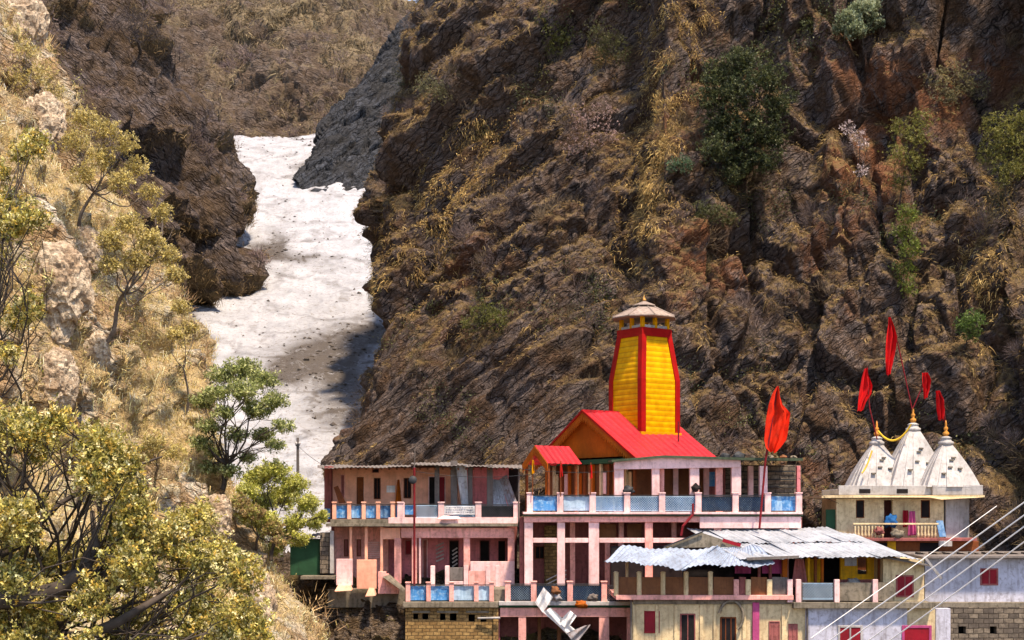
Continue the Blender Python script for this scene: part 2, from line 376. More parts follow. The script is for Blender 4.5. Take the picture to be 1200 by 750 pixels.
def brush(name, sheet, weight, n, per, Rr, cols, seedy, wr=(0.012, 0.03), Lr=(0.5, 1.1), mat=None):
    rg = np.random.default_rng(seedy)
    pp, nn, _ = sheet.sample(rg, n, weight * view_w(sheet))
    cc = vary(rg, n, cols, 0.2); r_ = rg.uniform(*Rr, n)
    p3 = np.repeat(pp, per, 0); n3 = np.repeat(nn, per, 0)
    u = unit(rg.normal(size=p3.shape) + n3 * 0.8 + np.array([0, 0, 0.6])); rr = np.repeat(r_, per)[:, None] * rg.random((n * per, 1)) ** 0.6
    root = p3 + u * rr * 0.9
    d = unit(u + rg.normal(size=p3.shape) * 0.5 + np.array([0, 0, 0.3]))
    c3 = np.repeat(cc, per, 0) * (1 + rg.normal(size=(n * per, 1)) * 0.2)
    return tag(blades(name, root, d, rg.uniform(*Lr, n * per) * 0.7, rg.uniform(*wr, n * per), np.clip(c3, 0.003, 1), mat or M_twig, rg, 0.0), kind='stuff')
brush('brushwood', cliff, brushw, 520, 240, (0.6, 1.7), [srgb(112, 96, 90), srgb(90, 77, 74), srgb(112, 95, 76), srgb(92, 80, 60)], 5, (0.008, 0.02))
# low green ground cover patches
gcw = sstep(fbm(q * 0.11, 3, 95), 0.12, 0.3) * sstep(PX, 420, 560)
def ground_leaves(name, sheet, weight, n, per, r, cols, seedy, sz=(0.08, 0.2)):
    rg = np.random.default_rng(seedy); pp, nn, _ = sheet.sample(rg, n, weight * view_w(sheet))
    p3 = np.repeat(pp, per, 0) + rg.normal(size=(n * per, 3)) * r + np.repeat(nn, per, 0) * r * 0.8
    c3 = np.repeat(vary(rg, n, cols, 0.25), per, 0) * (1 + rg.normal(size=(n * per, 1)) * 0.25)
    return tag(leaf_cloud(name, p3, rg.uniform(*sz, n * per), np.clip(c3, .003, 1), M_leaf, rg), kind='stuff')
ground_leaves('ground_cover', cliff, gcw, 700, 60, 0.38, [srgb(74, 78, 44), srgb(92, 92, 52), srgb(60, 66, 42)], 8)

# ---- snow tongue in the gully
rows = [760, 640, 570, 500, 430, 330, 250, 200, 172, 164, 158]
Ds = [74, 88, 100, 113, 130, 162, 192, 216, 238, 258, 280]
ctrl = [[tuple(P(px, r_ + tilt * (px - 340) / 200 - (12 if r_ < 175 and 360 < px < 600 else 0), D_ + dd)) for px, tilt, dd in ((40, 6, -6), (160, 6, -3), (260, 4, 0), (340, 0, 0), (420, 4, 0), (520, 10, 3), (640, 14, 6))] for r_, D_ in zip(rows, Ds)]
snow = Sheet(ctrl, [10, 30, 60, 60, 60, 20], [10, 34, 40, 46, 56, 44, 36, 30, 16, 6])
p = snow.P0
snow.displace(0.35 * ridge(p * np.array([.35, .2, .3]), 3, 8) + 0.9 * fbm(p * 0.05, 3, 3) + 0.5 * fbm(p * 0.25, 3, 5) + 0.16 * fbm(p * np.array([.9, .6, .9]), 3, 6))
q = snow.G.reshape(-1, 3); SPX = q[:, 0] / q[:, 1] * F + 600; SPY = H0 - (q[:, 2] - CZ) / q[:, 1] * F
wob = fbm(q * 0.09, 4, 9) * 55
# debris fan crossing from (400,400) down to (320,440), dirt along the left edge and a thin band
d1 = np.exp(-((SPY - (440 - (SPX - 330) * 0.45) + wob) / 20) ** 2) * sstep(SPX, 305, 350)
d2 = np.exp(-((SPY - (300 + (SPX - 310) * 0.1) + wob * .6) / 8) ** 2) * sstep(SPX, 420, 330) * 0.9
d3 = np.exp(-((SPX - 318 + wob) / 16) ** 2 - ((SPY - 290) / 20) ** 2)
d4 = np.exp(-((SPY - 492 + wob * 0.4) / 9) ** 2) * sstep(SPX, 330, 420) * 0.5
d5 = sstep(SPX + wob, 262, 215) * 0.5 + np.exp(-((SPY - 196 - (SPX - 350) * .02) / 4) ** 2) * .7 * sstep(SPX, 330, 350)
d6 = np.exp(-((SPX - 350 + wob) / 40) ** 2 - ((SPY - 430) / 22) ** 2) * 0.8 + np.exp(-((SPX - 400) / 36) ** 2 - ((SPY - 445) / 50) ** 2) * 0.8
band = sstep(np.sin((SPY + wob * .9 - SPX * .12) * .22), .86, 1) * .38 + sstep(np.sin((SPY + wob * 1.4 + SPX * .2) * .11 + 1), .9, 1) * .3
dirt = np.clip(band + d1 * 1.3 + d2 + d3 + d4 + d5 + d6 * 1.3, 0, 1)
t = NT('old_dirty_snow', 0.75, 0.3); v = t.coord()
n1 = t.noise(v, 0.25, 8, 0.75); n2 = t.noise(v, 2.6, 6, 0.8); n3 = t.noise(v, 1.1, 8, 0.8)
wht = t.mix(t.ramp(n1, [(0.35, 0.0), (0.6, 1.0)]), (0.30, 0.305, 0.325, 1), (0.43, 0.435, 0.465, 1))
wht = t.mix(t.ramp(n2, [(0.53, 0.0), (0.63, 0.9)]), wht, (0.22, 0.19, 0.17, 1))
dm = t.math('MULTIPLY', t.attr('dirt'), t.ramp(n3, [(0.30, 0.15), (0.46, 1.0)]))
dm = t.math('MAXIMUM', dm, t.math('SUBTRACT', t.math('ADD', t.attr('dirt'), t.ramp(n3, [(0.4, 0), (0.7, 1.0)])), 1.05))
t.color(t.mix(dm, wht, (0.085, 0.07, 0.06, 1))); t.bump(t.math('ADD', n1, t.math('MULTIPLY', n2, 0.5)), 0.8, 0.5)
tag(snow.build('snow', t.m, dict(dirt=dirt)), kind='structure')
# stones and dirt clods lying on the snow
def stones(name, sheet, weight, n, size, mat, seedy):
    rg = np.random.default_rng(seedy); pp, nn, _ = sheet.sample(rg, n, weight)
    base = np.array([[1, 0, 0], [0, 1, 0], [-1, 0, 0], [0, -1, 0], [0, 0, .7], [0, 0, -.7]], float)
    tri = np.array([[0, 1, 4], [1, 2, 4], [2, 3, 4], [3, 0, 4], [1, 0, 5], [2, 1, 5], [3, 2, 5], [0, 3, 5]])
    sz = rg.uniform(*size, n) * rg.random(n) ** 1.5 + size[0]
    V = base[None] * (1 + rg.normal(size=(n, 6, 1)) * 0.3) * sz[:, None, None]
    ang = rg.random(n) * 6.28; c, s_ = np.cos(ang)[:, None], np.sin(ang)[:, None]
    V = np.stack([V[..., 0] * c - V[..., 1] * s_, V[..., 0] * s_ + V[..., 1] * c, V[..., 2]], -1) + pp[:, None]
    T = (tri[None] + (np.arange(n) * 6)[:, None, None]).reshape(-1, 3)
    return tag(mesh_obj(name, V.reshape(-1, 3), T, mat), kind='stuff')
M_stone = plain('loose_stone', (0.09, 0.075, 0.065, 1), 0.9, 0.5)
stones('stone_debris', snow, (dirt ** 1.5 * 1.0 + 0.02) * view_w(snow), 5200, (0.06, 0.34), M_stone, 12)

# ---- back hill
rows = [260, 190, 150, 90, 30, -10, -60]
ctrl = []
for k, (r_, D_) in enumerate(zip(rows, [238, 252, 262, 290, 320, 345, 372])):
    row = []
    for px in (60, 150, 210, 270, 330, 400, 470, 560):
        top = r_
        if r_ <= 30: top = r_ + max(0, (px - 380)) * (0.5 if r_ < 0 else 0.2)
        row.append(tuple(P(px, top, D_ + (8 * math.sin(px * 0.03)) + (16 if 320 < px < 480 and r_ > 100 else 0))))
    ctrl.append(row)
hill = Sheet(ctrl, [20, 30, 44, 50, 56, 50, 30], [30, 40, 56, 56, 36, 20])
p = hill.P0
hill.displace(3.5 * crag(p * np.array([.07, .07, .05]), 12) + 1.4 * crag(p * .22, 13) + 5 * fbm(p * 0.02, 3, 13) + 4.5 * ridge(p * np.array([.05, .05, .03]), 4, 15) + 2.2 * fbm(p * 0.16, 4, 17) + 1.0 * ridge(p * 0.45, 3, 18))
q = hill.G.reshape(-1, 3); hg = sstep(fbm(q * 0.05, 4, 19) + 0.4 * fbm(q * 0.3, 3, 20), -0.12, 0.25)
M_hill = rock_mat('brown_hill', srgb(112, 99, 91), srgb(66, 58, 56), srgb(96, 82, 68), srgb(104, 85, 72), srgb(136, 120, 92), (0, R(20), 0), 0.55)
tag(hill.build('hills', M_hill, dict(grass=hg, red=np.full(len(q), 0.4))), kind='structure')
tufts('dry_grass', hill, hg, 9000, 7, (0.9, 2.0), (0.1, 0.24), [srgb(130, 114, 88), srgb(114, 98, 76), srgb(96, 83, 66)], seedy=23, spread=0.5)
brush('brushwood', hill, sstep(fbm(q * 0.04, 3, 33), 0.0, 0.2), 260, 90, (1.2, 3.0), [srgb(120, 102, 96), srgb(100, 84, 80)], 25, (0.05, 0.1), (1.2, 2.2))

# ---- dark grey slab ridge between hill and wall
edge = [(345, 212), (352, 196), (372, 168), (392, 140), (418, 104), (446, 62), (476, 26), (510, -10)]
ctrl = []
for k, (ex, ey) in enumerate(edge):
    D_ = 206 + k * 5
    ctrl.append([tuple(P(ex + 30, ey + 4, D_ + 40)), tuple(P(ex + 8, ey + 2, D_ + 14)), tuple(P(ex, ey, D_)), tuple(P(ex + 40, ey + 22, D_ - 4)), tuple(P(ex + 85, ey + 45, D_ - 6)), tuple(P(ex + 150, ey + 70, D_ - 6))])
slab = Sheet(ctrl, [8, 16, 60, 60, 40], [20, 40, 40, 46, 46, 40, 30])
p = slab.P0; u_ = p[:, 0] * 0.6 + p[:, 2] * 0.8; w_ = -p[:, 0] * 0.8 + p[:, 2] * 0.6
slab.displace(1.1 * crag(np.stack([u_ * .05, p[:, 1] * .08, w_ * .22], 1), 6) + 1.0 * crag(np.stack([u_ * .15, p[:, 1] * .2, w_ * .6], 1), 7) + 2.2 * ridge(np.stack([u_ * 0.02, p[:, 1] * .05, w_ * 0.1], 1), 4, 41) + 1.1 * ridge(np.stack([u_ * 0.1, p[:, 1] * .1, w_ * 0.4], 1), 4, 43) + 0.6 * fbm(p * 0.5, 3, 44))
M_slab = rock_mat('grey_slate', srgb(80, 82, 88), srgb(40, 42, 47), srgb(68, 67, 68), srgb(74, 70, 68), srgb(84, 80, 70), (0, R(-50), 0), 0.6)
q = slab.G.reshape(-1, 3)
tag(slab.build('hills', M_slab, dict(grass=0.3 * sstep(fbm(q * 0.08, 3, 3), 0.1, 0.4), red=np.zeros(len(q)))), kind='structure')

# ---- left middle cliff
silm = [(390, 250, 150), (348, 262, 152), (322, 300, 156), (275, 302, 160), (240, 306, 164), (190, 288, 168), (140, 262, 172), (90, 228, 177), (40, 202, 182), (-20, 190, 187), (-120, 180, 195)]
ctrl = []
for (py, sx, D_) in silm:
    sx -= 30 - (24 if 120 < py < 260 else 0)
    row = [tuple(P(sx - 40, py, D_ + 55)), tuple(P(sx - 8, py, D_ + 20)), tuple(P(sx, py, D_)), tuple(P(sx - 40, py + 4, D_ - 8)), tuple(P(sx - 95, py + 10, D_ - 18)), tuple(P(sx - 170, py + 14, D_ - 32)), tuple(P(sx - 280, py + 20, D_ - 50)), tuple(P(sx - 420, py + 20, D_ - 60))]
    ctrl.append(row[::-1])
mid = Sheet([r[::-1] for r in ctrl], [8, 20, 50, 60, 60, 30, 10], [26, 26, 30, 26, 34, 34, 34, 34, 34, 12])
p = mid.P0; a_ = p[:, 0] * 0.75 - p[:, 2] * 0.66; b_ = p[:, 0] * 0.66 + p[:, 2] * 0.75
mid.displace(3.6 * crag(np.stack([a_ * .06, p[:, 1] * .07, b_ * .11], 1), 8, .6) + 1.2 * crag(np.stack([a_ * .25, p[:, 1] * .25, b_ * .35], 1), 9, .5) + 3.0 * fbm(p * 0.035, 3, 51) + 2.6 * ridge(np.stack([a_ * .035, p[:, 1] * .06, b_ * 0.13], 1), 4, 53) + 1.3 * ridge(p * .25, 3, 55) + .6 * fbm(p * 0.8, 3, 57))
mid.smooth(2); q = mid.G.reshape(-1, 3); N = mid.normals(); mg = sstep(fbm(q * 0.08, 4, 59) + (N[:, 2] - .3) * 0.9, -0.1, 0.4)
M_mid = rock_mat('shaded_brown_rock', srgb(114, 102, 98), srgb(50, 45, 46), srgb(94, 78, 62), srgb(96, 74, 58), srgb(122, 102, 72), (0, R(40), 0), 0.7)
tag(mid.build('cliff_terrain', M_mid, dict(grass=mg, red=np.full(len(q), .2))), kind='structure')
tufts('dry_grass', mid, mg, 9000, 8, (0.3, 0.8), (0.04, 0.09), [srgb(140, 116, 82), srgb(116, 96, 70), srgb(98, 80, 60)], seedy=61, spread=0.3)
brush('brushwood', mid, sstep(fbm(q * 0.07, 3, 63), -0.05, 0.15), 110, 140, (0.8, 2.0), [srgb(104, 88, 86), srgb(84, 70, 70)], 65, (0.03, 0.07), (0.9, 1.8))

# ---- sunlit near slope on the left
sils = [(860, 470, 44), (750, 398, 47), (690, 352, 51), (640, 318, 54), (580, 278, 57), (510, 250, 60), (440, 232, 62), (370, 206, 64), (300, 168, 66), (220, 128, 68), (150, 92, 70), (90, 74, 73), (40, 62, 76), (-10, 40, 79), (-90, 10, 84), (-200, -30, 90)]
ctrl = []
for k, (py, sx, D_) in enumerate(sils):
    sx -= 14 + (22 if py > 560 else 22 * max(0, (py - 440) / 120))
    f = (D_ - 44) / 46.0
    dl = 17 + 34 * f
    row = [tuple(P(sx + 0, py + 160, D_ + 30)), tuple(P(sx + 2, py + 25, D_ + 8)), tuple(P(sx, py, D_))]
    for fr, px in ((0.22, sx - 60), (0.5, sx - 140), (0.75, sx - 230)):
        row.append(tuple(P(px, py + 4, D_ + (dl - D_) * fr)))
    row += [tuple(P(-140 + sx * 0.05, py, dl)), tuple(P(-700, py - 120, dl * 0.55))]
    ctrl.append(row)
near = Sheet(ctrl, [10, 14, 50, 60, 60, 50, 20], [12, 26, 24, 30, 32, 34, 34, 34, 36, 34, 30, 26, 24, 16, 8])
p = near.P0
fade = sstep(p[:, 1], 12, 35) * (1 - .45 * sstep(p[:, 2], CZ + 3, CZ - 2))
near.displace(fade * (1.5 * crag(p * np.array([.28, .28, .2]), 10) + .6 * crag(p * np.array([.9, .9, .6]), 11, .5)) + (1.6 * fbm(p * 0.09, 3, 71) + 1.0 * ridge(p * np.array([.3, .3, .2]), 4, 73)) * (0.4 + 0.6 * fade) + 0.5 * ridge(p * .9, 3, 75) + 0.2 * fbm(p * 2.2, 3, 77))
near.smooth(2); q = near.G.reshape(-1, 3); N = near.normals(); ng = sstep(fbm(q * 0.16, 4, 79) + 0.4 * fbm(q * 0.7, 3, 80), -0.28, 0.12)
NPX = q[:, 0] / q[:, 1] * F + 600; NPY = H0 - (q[:, 2] - CZ) / q[:, 1] * F
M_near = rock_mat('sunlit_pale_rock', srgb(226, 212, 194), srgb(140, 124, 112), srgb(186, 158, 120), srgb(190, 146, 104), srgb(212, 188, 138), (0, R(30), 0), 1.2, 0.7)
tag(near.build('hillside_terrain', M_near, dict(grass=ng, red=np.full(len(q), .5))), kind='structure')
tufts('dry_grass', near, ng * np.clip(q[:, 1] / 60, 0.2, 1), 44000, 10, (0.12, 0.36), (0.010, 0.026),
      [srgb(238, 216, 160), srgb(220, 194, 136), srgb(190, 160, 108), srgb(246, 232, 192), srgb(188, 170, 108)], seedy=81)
ground_leaves('ground_cover', near, sstep(fbm(q * 0.2, 3, 83), 0.02, 0.2), 1300, 45, 0.35, [srgb(128, 126, 60), srgb(150, 142, 76), srgb(104, 106, 54), srgb(160, 150, 96)], 84, (0.06, 0.14))
brush('brushwood', near, sstep(fbm(q * 0.2, 3, 85), 0.02, 0.2), 260, 120, (0.4, 1.0), [srgb(150, 120, 90), srgb(120, 96, 80), srgb(170, 140, 100)], 86, (0.01, 0.025), (0.3, 0.7))
# rock bank under the pink guest house, and the deep gorge floor
ctrl = [[tuple(P(px, r_ + (px - 400) * sl, D_)) for px, sl, D_ in ((240, 0, 78 + dd), (320, 0, 74 + dd), (380, .0, 71 + dd), (430, .06, 69.5 + dd), (480, .1, 69 + dd), (560, .0, 70 + dd), (800, 0, 71 + dd), (1000, 0, 71 + dd), (1300, 0, 66 + dd))] for r_, dd in ((655, 14), (676, 6), (690, 1.5), (715, 0), (745, -1.5), (790, -4), (900, -14))]
bank = Sheet(ctrl, [16, 30, 40, 40, 16, 16, 12, 10], [16, 20, 30, 34, 34, 14])
p = bank.P0; bank.displace(.8 * crag(p * .6, 14) + 0.9 * ridge(p * .35, 4, 91) + .5 * ridge(p * 1.1, 3, 93) + .15 * fbm(p * 3, 2, 94) - 0.4)
q = bank.G.reshape(-1, 3); bgm = sstep(fbm(q * .3, 3, 95), 0, .3)
tag(bank.build('river_bank', rock_mat('bank_rock', srgb(140, 124, 112), srgb(72, 64, 60), srgb(122, 100, 76), srgb(120, 84, 60), srgb(160, 140, 90), (0, 0, 0), 1.6), dict(grass=bgm, red=bgm * 0)), kind='structure')
tufts('dry_grass', bank, bgm + .05, 1200, 8, (0.15, 0.4), (0.02, 0.04), [srgb(160, 140, 90), srgb(120, 110, 60)], seedy=97)
G_ = 3000
gv = np.array([[-G_, -G_, 0], [G_, -G_, 0], [G_, G_, 0], [-G_, G_, 0]], float) + np.array([0, 0, -4.0])
tag(mesh_obj('ground', gv, [[0, 1, 2, 3]], plain('gorge_floor', (0.12, 0.10, 0.08, 1), 0.9, 0.4, 0.3), quads=True), kind='structure')
# ================================================================== BUILDING HELPERS
class MB:
    def __init__(s, M=None): s.V = []; s.Fc = []; s.M = M
    def add(s, vs_, fs):
        o = len(s.V)
        for v in vs_:
            v = Vector(v); s.V.append(s.M @ v if s.M else v)
        s.Fc += [tuple(i + o for i in f) for f in fs]; return s
    def box(s, x0, x1, y0, y1, z0, z1, c=0.012):
        """box with a small chamfer on its vertical and horizontal edges"""
        if min(x1 - x0, y1 - y0, z1 - z0) < 3 * c:
            v = [(x, y, z) for x in (x0, x1) for y in (y0, y1) for z in (z0, z1)]
            return s.add(v, [(0, 1, 3, 2), (4, 6, 7, 5), (0, 4, 5, 1), (2, 3, 7, 6), (0, 2, 6, 4), (1, 5, 7, 3)])
        bm = bmesh.new(); bmesh.ops.create_cube(bm, size=1)
        for v in bm.verts: v.co = Vector(((x0 + x1) / 2 + v.co.x * (x1 - x0), (y0 + y1) / 2 + v.co.y * (y1 - y0), (z0 + z1) / 2 + v.co.z * (z1 - z0)))
        bmesh.ops.bevel(bm, geom=bm.edges[:], offset=c, segments=1, affect='EDGES')
        bm.verts.index_update()
        s.add([v.co.copy() for v in bm.verts], [[v.index for v in f.verts] for f in bm.faces]); bm.free(); return s
    def p(s, xa, xb, yt, yb, D, dep, c=0.012):
        k = D / F
        return s.box((xa - 600) * k, (xb - 600) * k, D, D + dep, (H0 - yb) * k + CZ, (H0 - yt) * k + CZ, c)
    def beam(s, a, b, w, h=None):
        """square bar between two points"""
        a, b = Vector(a), Vector(b); h = h or w; d = (b - a).normalized()
        u = d.cross(Vector((0, 1, 0))); u = u.normalized() if u.length > .05 else Vector((1, 0, 0)); v = d.cross(u).normalized()
        vs_ = [q + u * sx * w / 2 + v * sy * h / 2 for q in (a, b) for sx, sy in ((-1, -1), (1, -1), (1, 1), (-1, 1))]
        return s.add(vs_, [(0, 1, 2, 3), (7, 6, 5, 4), (0, 4, 5, 1), (1, 5, 6, 2), (2, 6, 7, 3), (3, 7, 4, 0)])
    def rod(s, a, b, r, n=8, r2=None):
        a, b = Vector(a), Vector(b); d = (b - a).normalized(); u = d.cross(Vector((0.2, 1, 0.1))).normalized(); v = d.cross(u)
        r2 = r if r2 is None else r2
        vs_ = [q + (u * math.cos(t) + v * math.sin(t)) * rr for q, rr in ((a, r), (b, r2)) for t in [k * 2 * math.pi / n for k in range(n)]]
        return s.add(vs_, [(k, (k + 1) % n, n + (k + 1) % n, n + k) for k in range(n)] + [tuple(range(n))[::-1], tuple(range(n, 2 * n))])
    def prism(s, poly, d):
        """extrude polygon (list of 3d points) by vector d"""
        n = len(poly); d = Vector(d); vs_ = [Vector(q) for q in poly] + [Vector(q) + d for q in poly]
        return s.add(vs_, [tuple(range(n)), tuple(range(2 * n - 1, n - 1, -1))] + [(k, k + n, (k + 1) % n + n, (k + 1) % n) for k in range(n)])
    def lathe(s, c, prof, n=16):
        """prof: list of (r, z)"""
        c = Vector(c); vs_ = [c + Vector((r * math.cos(k * 2 * math.pi / n), r * math.sin(k * 2 * math.pi / n), z)) for r, z in prof for k in range(n)]
        fs = [(i * n + k, i * n + (k + 1) % n, (i + 1) * n + (k + 1) % n, (i + 1) * n + k) for i in range(len(prof) - 1) for k in range(n)]
        return s.add(vs_, fs + [tuple(range(n))[::-1], tuple(range((len(prof) - 1) * n, len(prof) * n))])
    def build(s, name, mat, parent=None, label=None, smooth=False):
        me = bpy.data.meshes.new(name)
        inv = Matrix.Identity(4)
        if parent is not None:
            inv = wmat(parent).inverted()
        V = [inv @ v for v in s.V]
        if parent is None:                      # own origin at the base centre
            lo = Vector((min(v.x for v in V), min(v.y for v in V), min(v.z for v in V))); hi = Vector((max(v.x for v in V), max(v.y for v in V), max(v.z for v in V)))
            org = Vector(((lo.x + hi.x) / 2, (lo.y + hi.y) / 2, lo.z)); V = [v - org for v in V]
        me.from_pydata(V, [], s.Fc); me.update()
        bm = bmesh.new(); bm.from_mesh(me); bmesh.ops.recalc_face_normals(bm, faces=bm.faces[:]); bm.to_mesh(me); bm.free()
        if smooth:
            for f in me.polygons: f.use_smooth = True
        me.materials.append(mat)
        o = bpy.data.objects.new(name, me); col.objects.link(o)
        if parent is None: o.location = org
        else: o.parent = parent
        if label: o['label'] = label
        return o
def wmat(o):
    m = Matrix.LocRotScale(o.location, o.rotation_euler, o.scale)
    return wmat(o.parent) @ m if o.parent else m
def grid_sheet(corners, nu, nv, f, thick=0.012):
    """four corners (bl, br, tr, tl); f(u, v) -> offset vector; gives a closed thin sheet"""
    bl, br, tr, tl = [Vector(c) for c in corners]
    vs_, fs = [], []
    nrm = (br - bl).cross(tl - bl).normalized()
    for layer in (0, 1):
        for j in range(nv + 1):
            for i in range(nu + 1):
                u, v = i / nu, j / nv
                q = bl.lerp(br, u).lerp(tl.lerp(tr, u), v) + Vector(f(u, v)) + nrm * thick * layer
                vs_.append(q)
    n1 = (nu + 1) * (nv + 1); g = lambda i, j, l: l * n1 + j * (nu + 1) + i
    for l in (0, 1):
        for j in range(nv):
            for i in range(nu):
                q = (g(i, j, l), g(i + 1, j, l), g(i + 1, j + 1, l), g(i, j + 1, l)); fs.append(q if l else q[::-1])
    for i in range(nu):
        fs += [(g(i, 0, 0), g(i + 1, 0, 0), g(i + 1, 0, 1), g(i, 0, 1)), (g(i + 1, nv, 0), g(i, nv, 0), g(i, nv, 1), g(i + 1, nv, 1))]
    for j in range(nv):
        fs += [(g(0, j + 1, 0), g(0, j, 0), g(0, j, 1), g(0, j + 1, 1)), (g(nu, j, 0), g(nu, j + 1, 0), g(nu, j + 1, 1), g(nu, j, 1))]
    m = MB(); m.add(vs_, fs); return m
def corrugated(corners, period=0.18, amp=0.022, seed=1, warp=0.04, nv=10, ragged=0.0):
    bl, br, tr, tl = [Vector(c) for c in corners]; w = (br - bl).length; nu = max(8, int(w / period * 4)); rr = random.Random(seed)
    nrm = (br - bl).cross(tl - bl).normalized(); ph = [rr.random() * 6 for _ in range(6)]
    dn = (bl - tl).normalized(); pan = [rr.uniform(-1, 1) for _ in range(40)]
    def f(u, v):
        k = int(u * w / 0.85) % 40
        return nrm * (amp * math.sin(u * w / period * 2 * math.pi) + warp * (math.sin(u * 5 + ph[0]) * math.sin(v * 4 + ph[1]) + 0.6 * math.sin(u * 13 + ph[2] + v * 3)) + 0.012 * pan[k]) + dn * (ragged * pan[(k * 7) % 40] * (1 - v) if ragged else 0)
    return grid_sheet(corners, nu, nv, f)
def ripple(amp, fu, fv, seed=0, d=(0, 1, 0)):
    ph = seed * 1.7; d = Vector(d)
    return lambda u, v: d * amp * (math.sin(u * fu + ph + v * 1.5) + 0.5 * math.sin(v * fv + ph * 2 + u * 4))

# ---- materials
M = {}
M['salmon'] = paint('salmon_painted_plaster', srgb(252, 178, 150), 0.3, srgb(170, 120, 100))
M['pink'] = paint('pink_painted_plaster', srgb(240, 170, 160), 0.5, srgb(140, 96, 86))
M['palepink'] = paint('pale_pink_paint', srgb(240, 198, 196), 0.4, srgb(160, 116, 110))
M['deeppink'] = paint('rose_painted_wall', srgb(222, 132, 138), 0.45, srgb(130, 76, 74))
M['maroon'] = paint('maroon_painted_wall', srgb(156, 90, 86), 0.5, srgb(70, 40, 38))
M['dark'] = plain('dark_interior', (0.012, 0.009, 0.010, 1), 0.9, 0.5)  # near-black; behind openings the colour stands in for interior shade
M['blue'] = paint('blue_painted_panel', srgb(62, 132, 190), 0.95, srgb(150, 186, 210), 0.6)
M['blue2'] = paint('deep_blue_panel', srgb(48, 100, 146), 0.6, srgb(130, 160, 186), 0.6)
M['paleblue'] = paint('pale_blue_panel', srgb(160, 186, 206), 0.5, srgb(90, 120, 146), 0.6)
M['conc'] = paint('mossy_concrete', srgb(128, 118, 104), 0.7, srgb(60, 56, 44), 0.9, 0.6)
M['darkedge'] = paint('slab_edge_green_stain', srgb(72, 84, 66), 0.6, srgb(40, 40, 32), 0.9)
M['slate'] = paint('grey_roof_sheet', srgb(120, 112, 108), 0.5, srgb(60, 54, 50), 0.8)
M['greypost'] = paint('grey_post', srgb(104, 96, 92), 0.5, srgb(60, 50, 48))
M['tin'] = paint('weathered_tin', srgb(166, 170, 176), 0.75, srgb(104, 96, 92), 0.5, 0.15)
M['tin'].node_tree.nodes['Principled BSDF'].inputs['Metallic'].default_value = 0.0
M['tinroof'] = paint('sun_bleached_corrugated_tin', srgb(160, 165, 173), 0.45, srgb(100, 94, 92), 0.5, 0.1, False)
M['tinblue'] = paint('bluish_corrugated_tin', srgb(146, 160, 180), 0.7, srgb(104, 100, 104), 0.5, 0.15)
M['tinrust'] = paint('rusty_tin', srgb(150, 146, 150), 0.8, srgb(110, 78, 60), 0.6, 0.2)
M['yellow'] = paint('temple_yellow', srgb(216, 148, 12), 0.3, srgb(180, 116, 20), 0.6)
M['red'] = paint('temple_red', srgb(164, 20, 18), 0.3, srgb(120, 14, 16), 0.5)
M['redroof'] = paint('red_sheet_roof', srgb(184, 36, 46), 0.6, srgb(126, 52, 54), 0.5, 0.4)
def add_seams(m):
    nt = m.node_tree; b = nt.nodes['Principled BSDF']; src = b.inputs['Base Color'].links[0].from_socket
    g = nt.nodes.new('ShaderNodeNewGeometry'); mp = nt.nodes.new('ShaderNodeMapping'); mp.inputs['Rotation'].default_value = (0, 0, -R(35.3)); nt.links.new(g.outputs['Position'], mp.inputs[0])
    w = nt.nodes.new('ShaderNodeTexWave'); w.bands_direction = 'X'; w.inputs['Scale'].default_value = .36; w.inputs['Distortion'].default_value = .15; nt.links.new(mp.outputs[0], w.inputs[0])
    r = nt.nodes.new('ShaderNodeValToRGB'); r.color_ramp.elements[0].position = .0; r.color_ramp.elements[0].color = (.75, .75, .75, 1); r.color_ramp.elements[1].position = .06; r.color_ramp.elements[1].color = (0, 0, 0, 1); nt.links.new(w.outputs['Fac'], r.inputs[0])
    mx = nt.nodes.new('ShaderNodeMix'); mx.data_type = 'RGBA'; nt.links.new(r.outputs[0], mx.inputs[0]); nt.links.new(src, mx.inputs[6]); mx.inputs[7].default_value = srgb(120, 26, 34); nt.links.new(mx.outputs[2], b.inputs['Base Color'])
add_seams(M['redroof'])
M['orange'] = paint('orange_gable_board', srgb(176, 88, 20), 0.45, srgb(130, 66, 20))
M['green'] = paint('green_trim', srgb(34, 74, 50), 0.3, srgb(30, 40, 30))
M['cream'] = paint('cream_plaster', srgb(212, 190, 150), 0.7, srgb(150, 122, 92))
M['white'] = paint('whitewashed_plaster', srgb(176, 172, 170), 0.5, srgb(120, 112, 106))
M['lavender'] = paint('pale_lavender_plaster', srgb(190, 190, 204), 0.7, srgb(120, 112, 116))
M['brownpanel'] = paint('brown_board', srgb(122, 78, 50), 0.5, srgb(80, 48, 34))
M['crimson'] = paint('crimson_shutter', srgb(140, 18, 34), 0.3, srgb(80, 14, 20), 0.55)
M['wood'] = paint('brown_wood', srgb(124, 66, 34), 0.5, srgb(60, 34, 22))
M['yellowwall'] = paint('yellow_ochre_wall', srgb(222, 160, 30), 0.4, srgb(130, 90, 40))
M['magenta'] = paint('magenta_paint', srgb(176, 72, 120), 0.4, srgb(120, 50, 70))
M['ironblack'] = plain('dark_iron', (0.03, 0.032, 0.036, 1), 0.6)
M['redpole'] = paint('dark_red_pole', srgb(120, 26, 34), 0.3, srgb(60, 20, 20))
M['flag'] = plain('orange_red_cloth', srgb(206, 40, 16), 0.8, 0.25)
M['flagred'] = plain('red_cloth', srgb(196, 18, 22), 0.8, 0.2)
M['flagyellow'] = plain('yellow_cloth', srgb(232, 160, 20), 0.8, 0.15)
M['gold'] = plain('gilded_finial', srgb(196, 132, 60), 0.4, 0.3)
M['banner'] = paint('white_banner', srgb(222, 220, 220), 0.3, srgb(150, 150, 160), 0.7)
M['ink'] = plain('faded_print', srgb(84, 90, 112), 0.8)
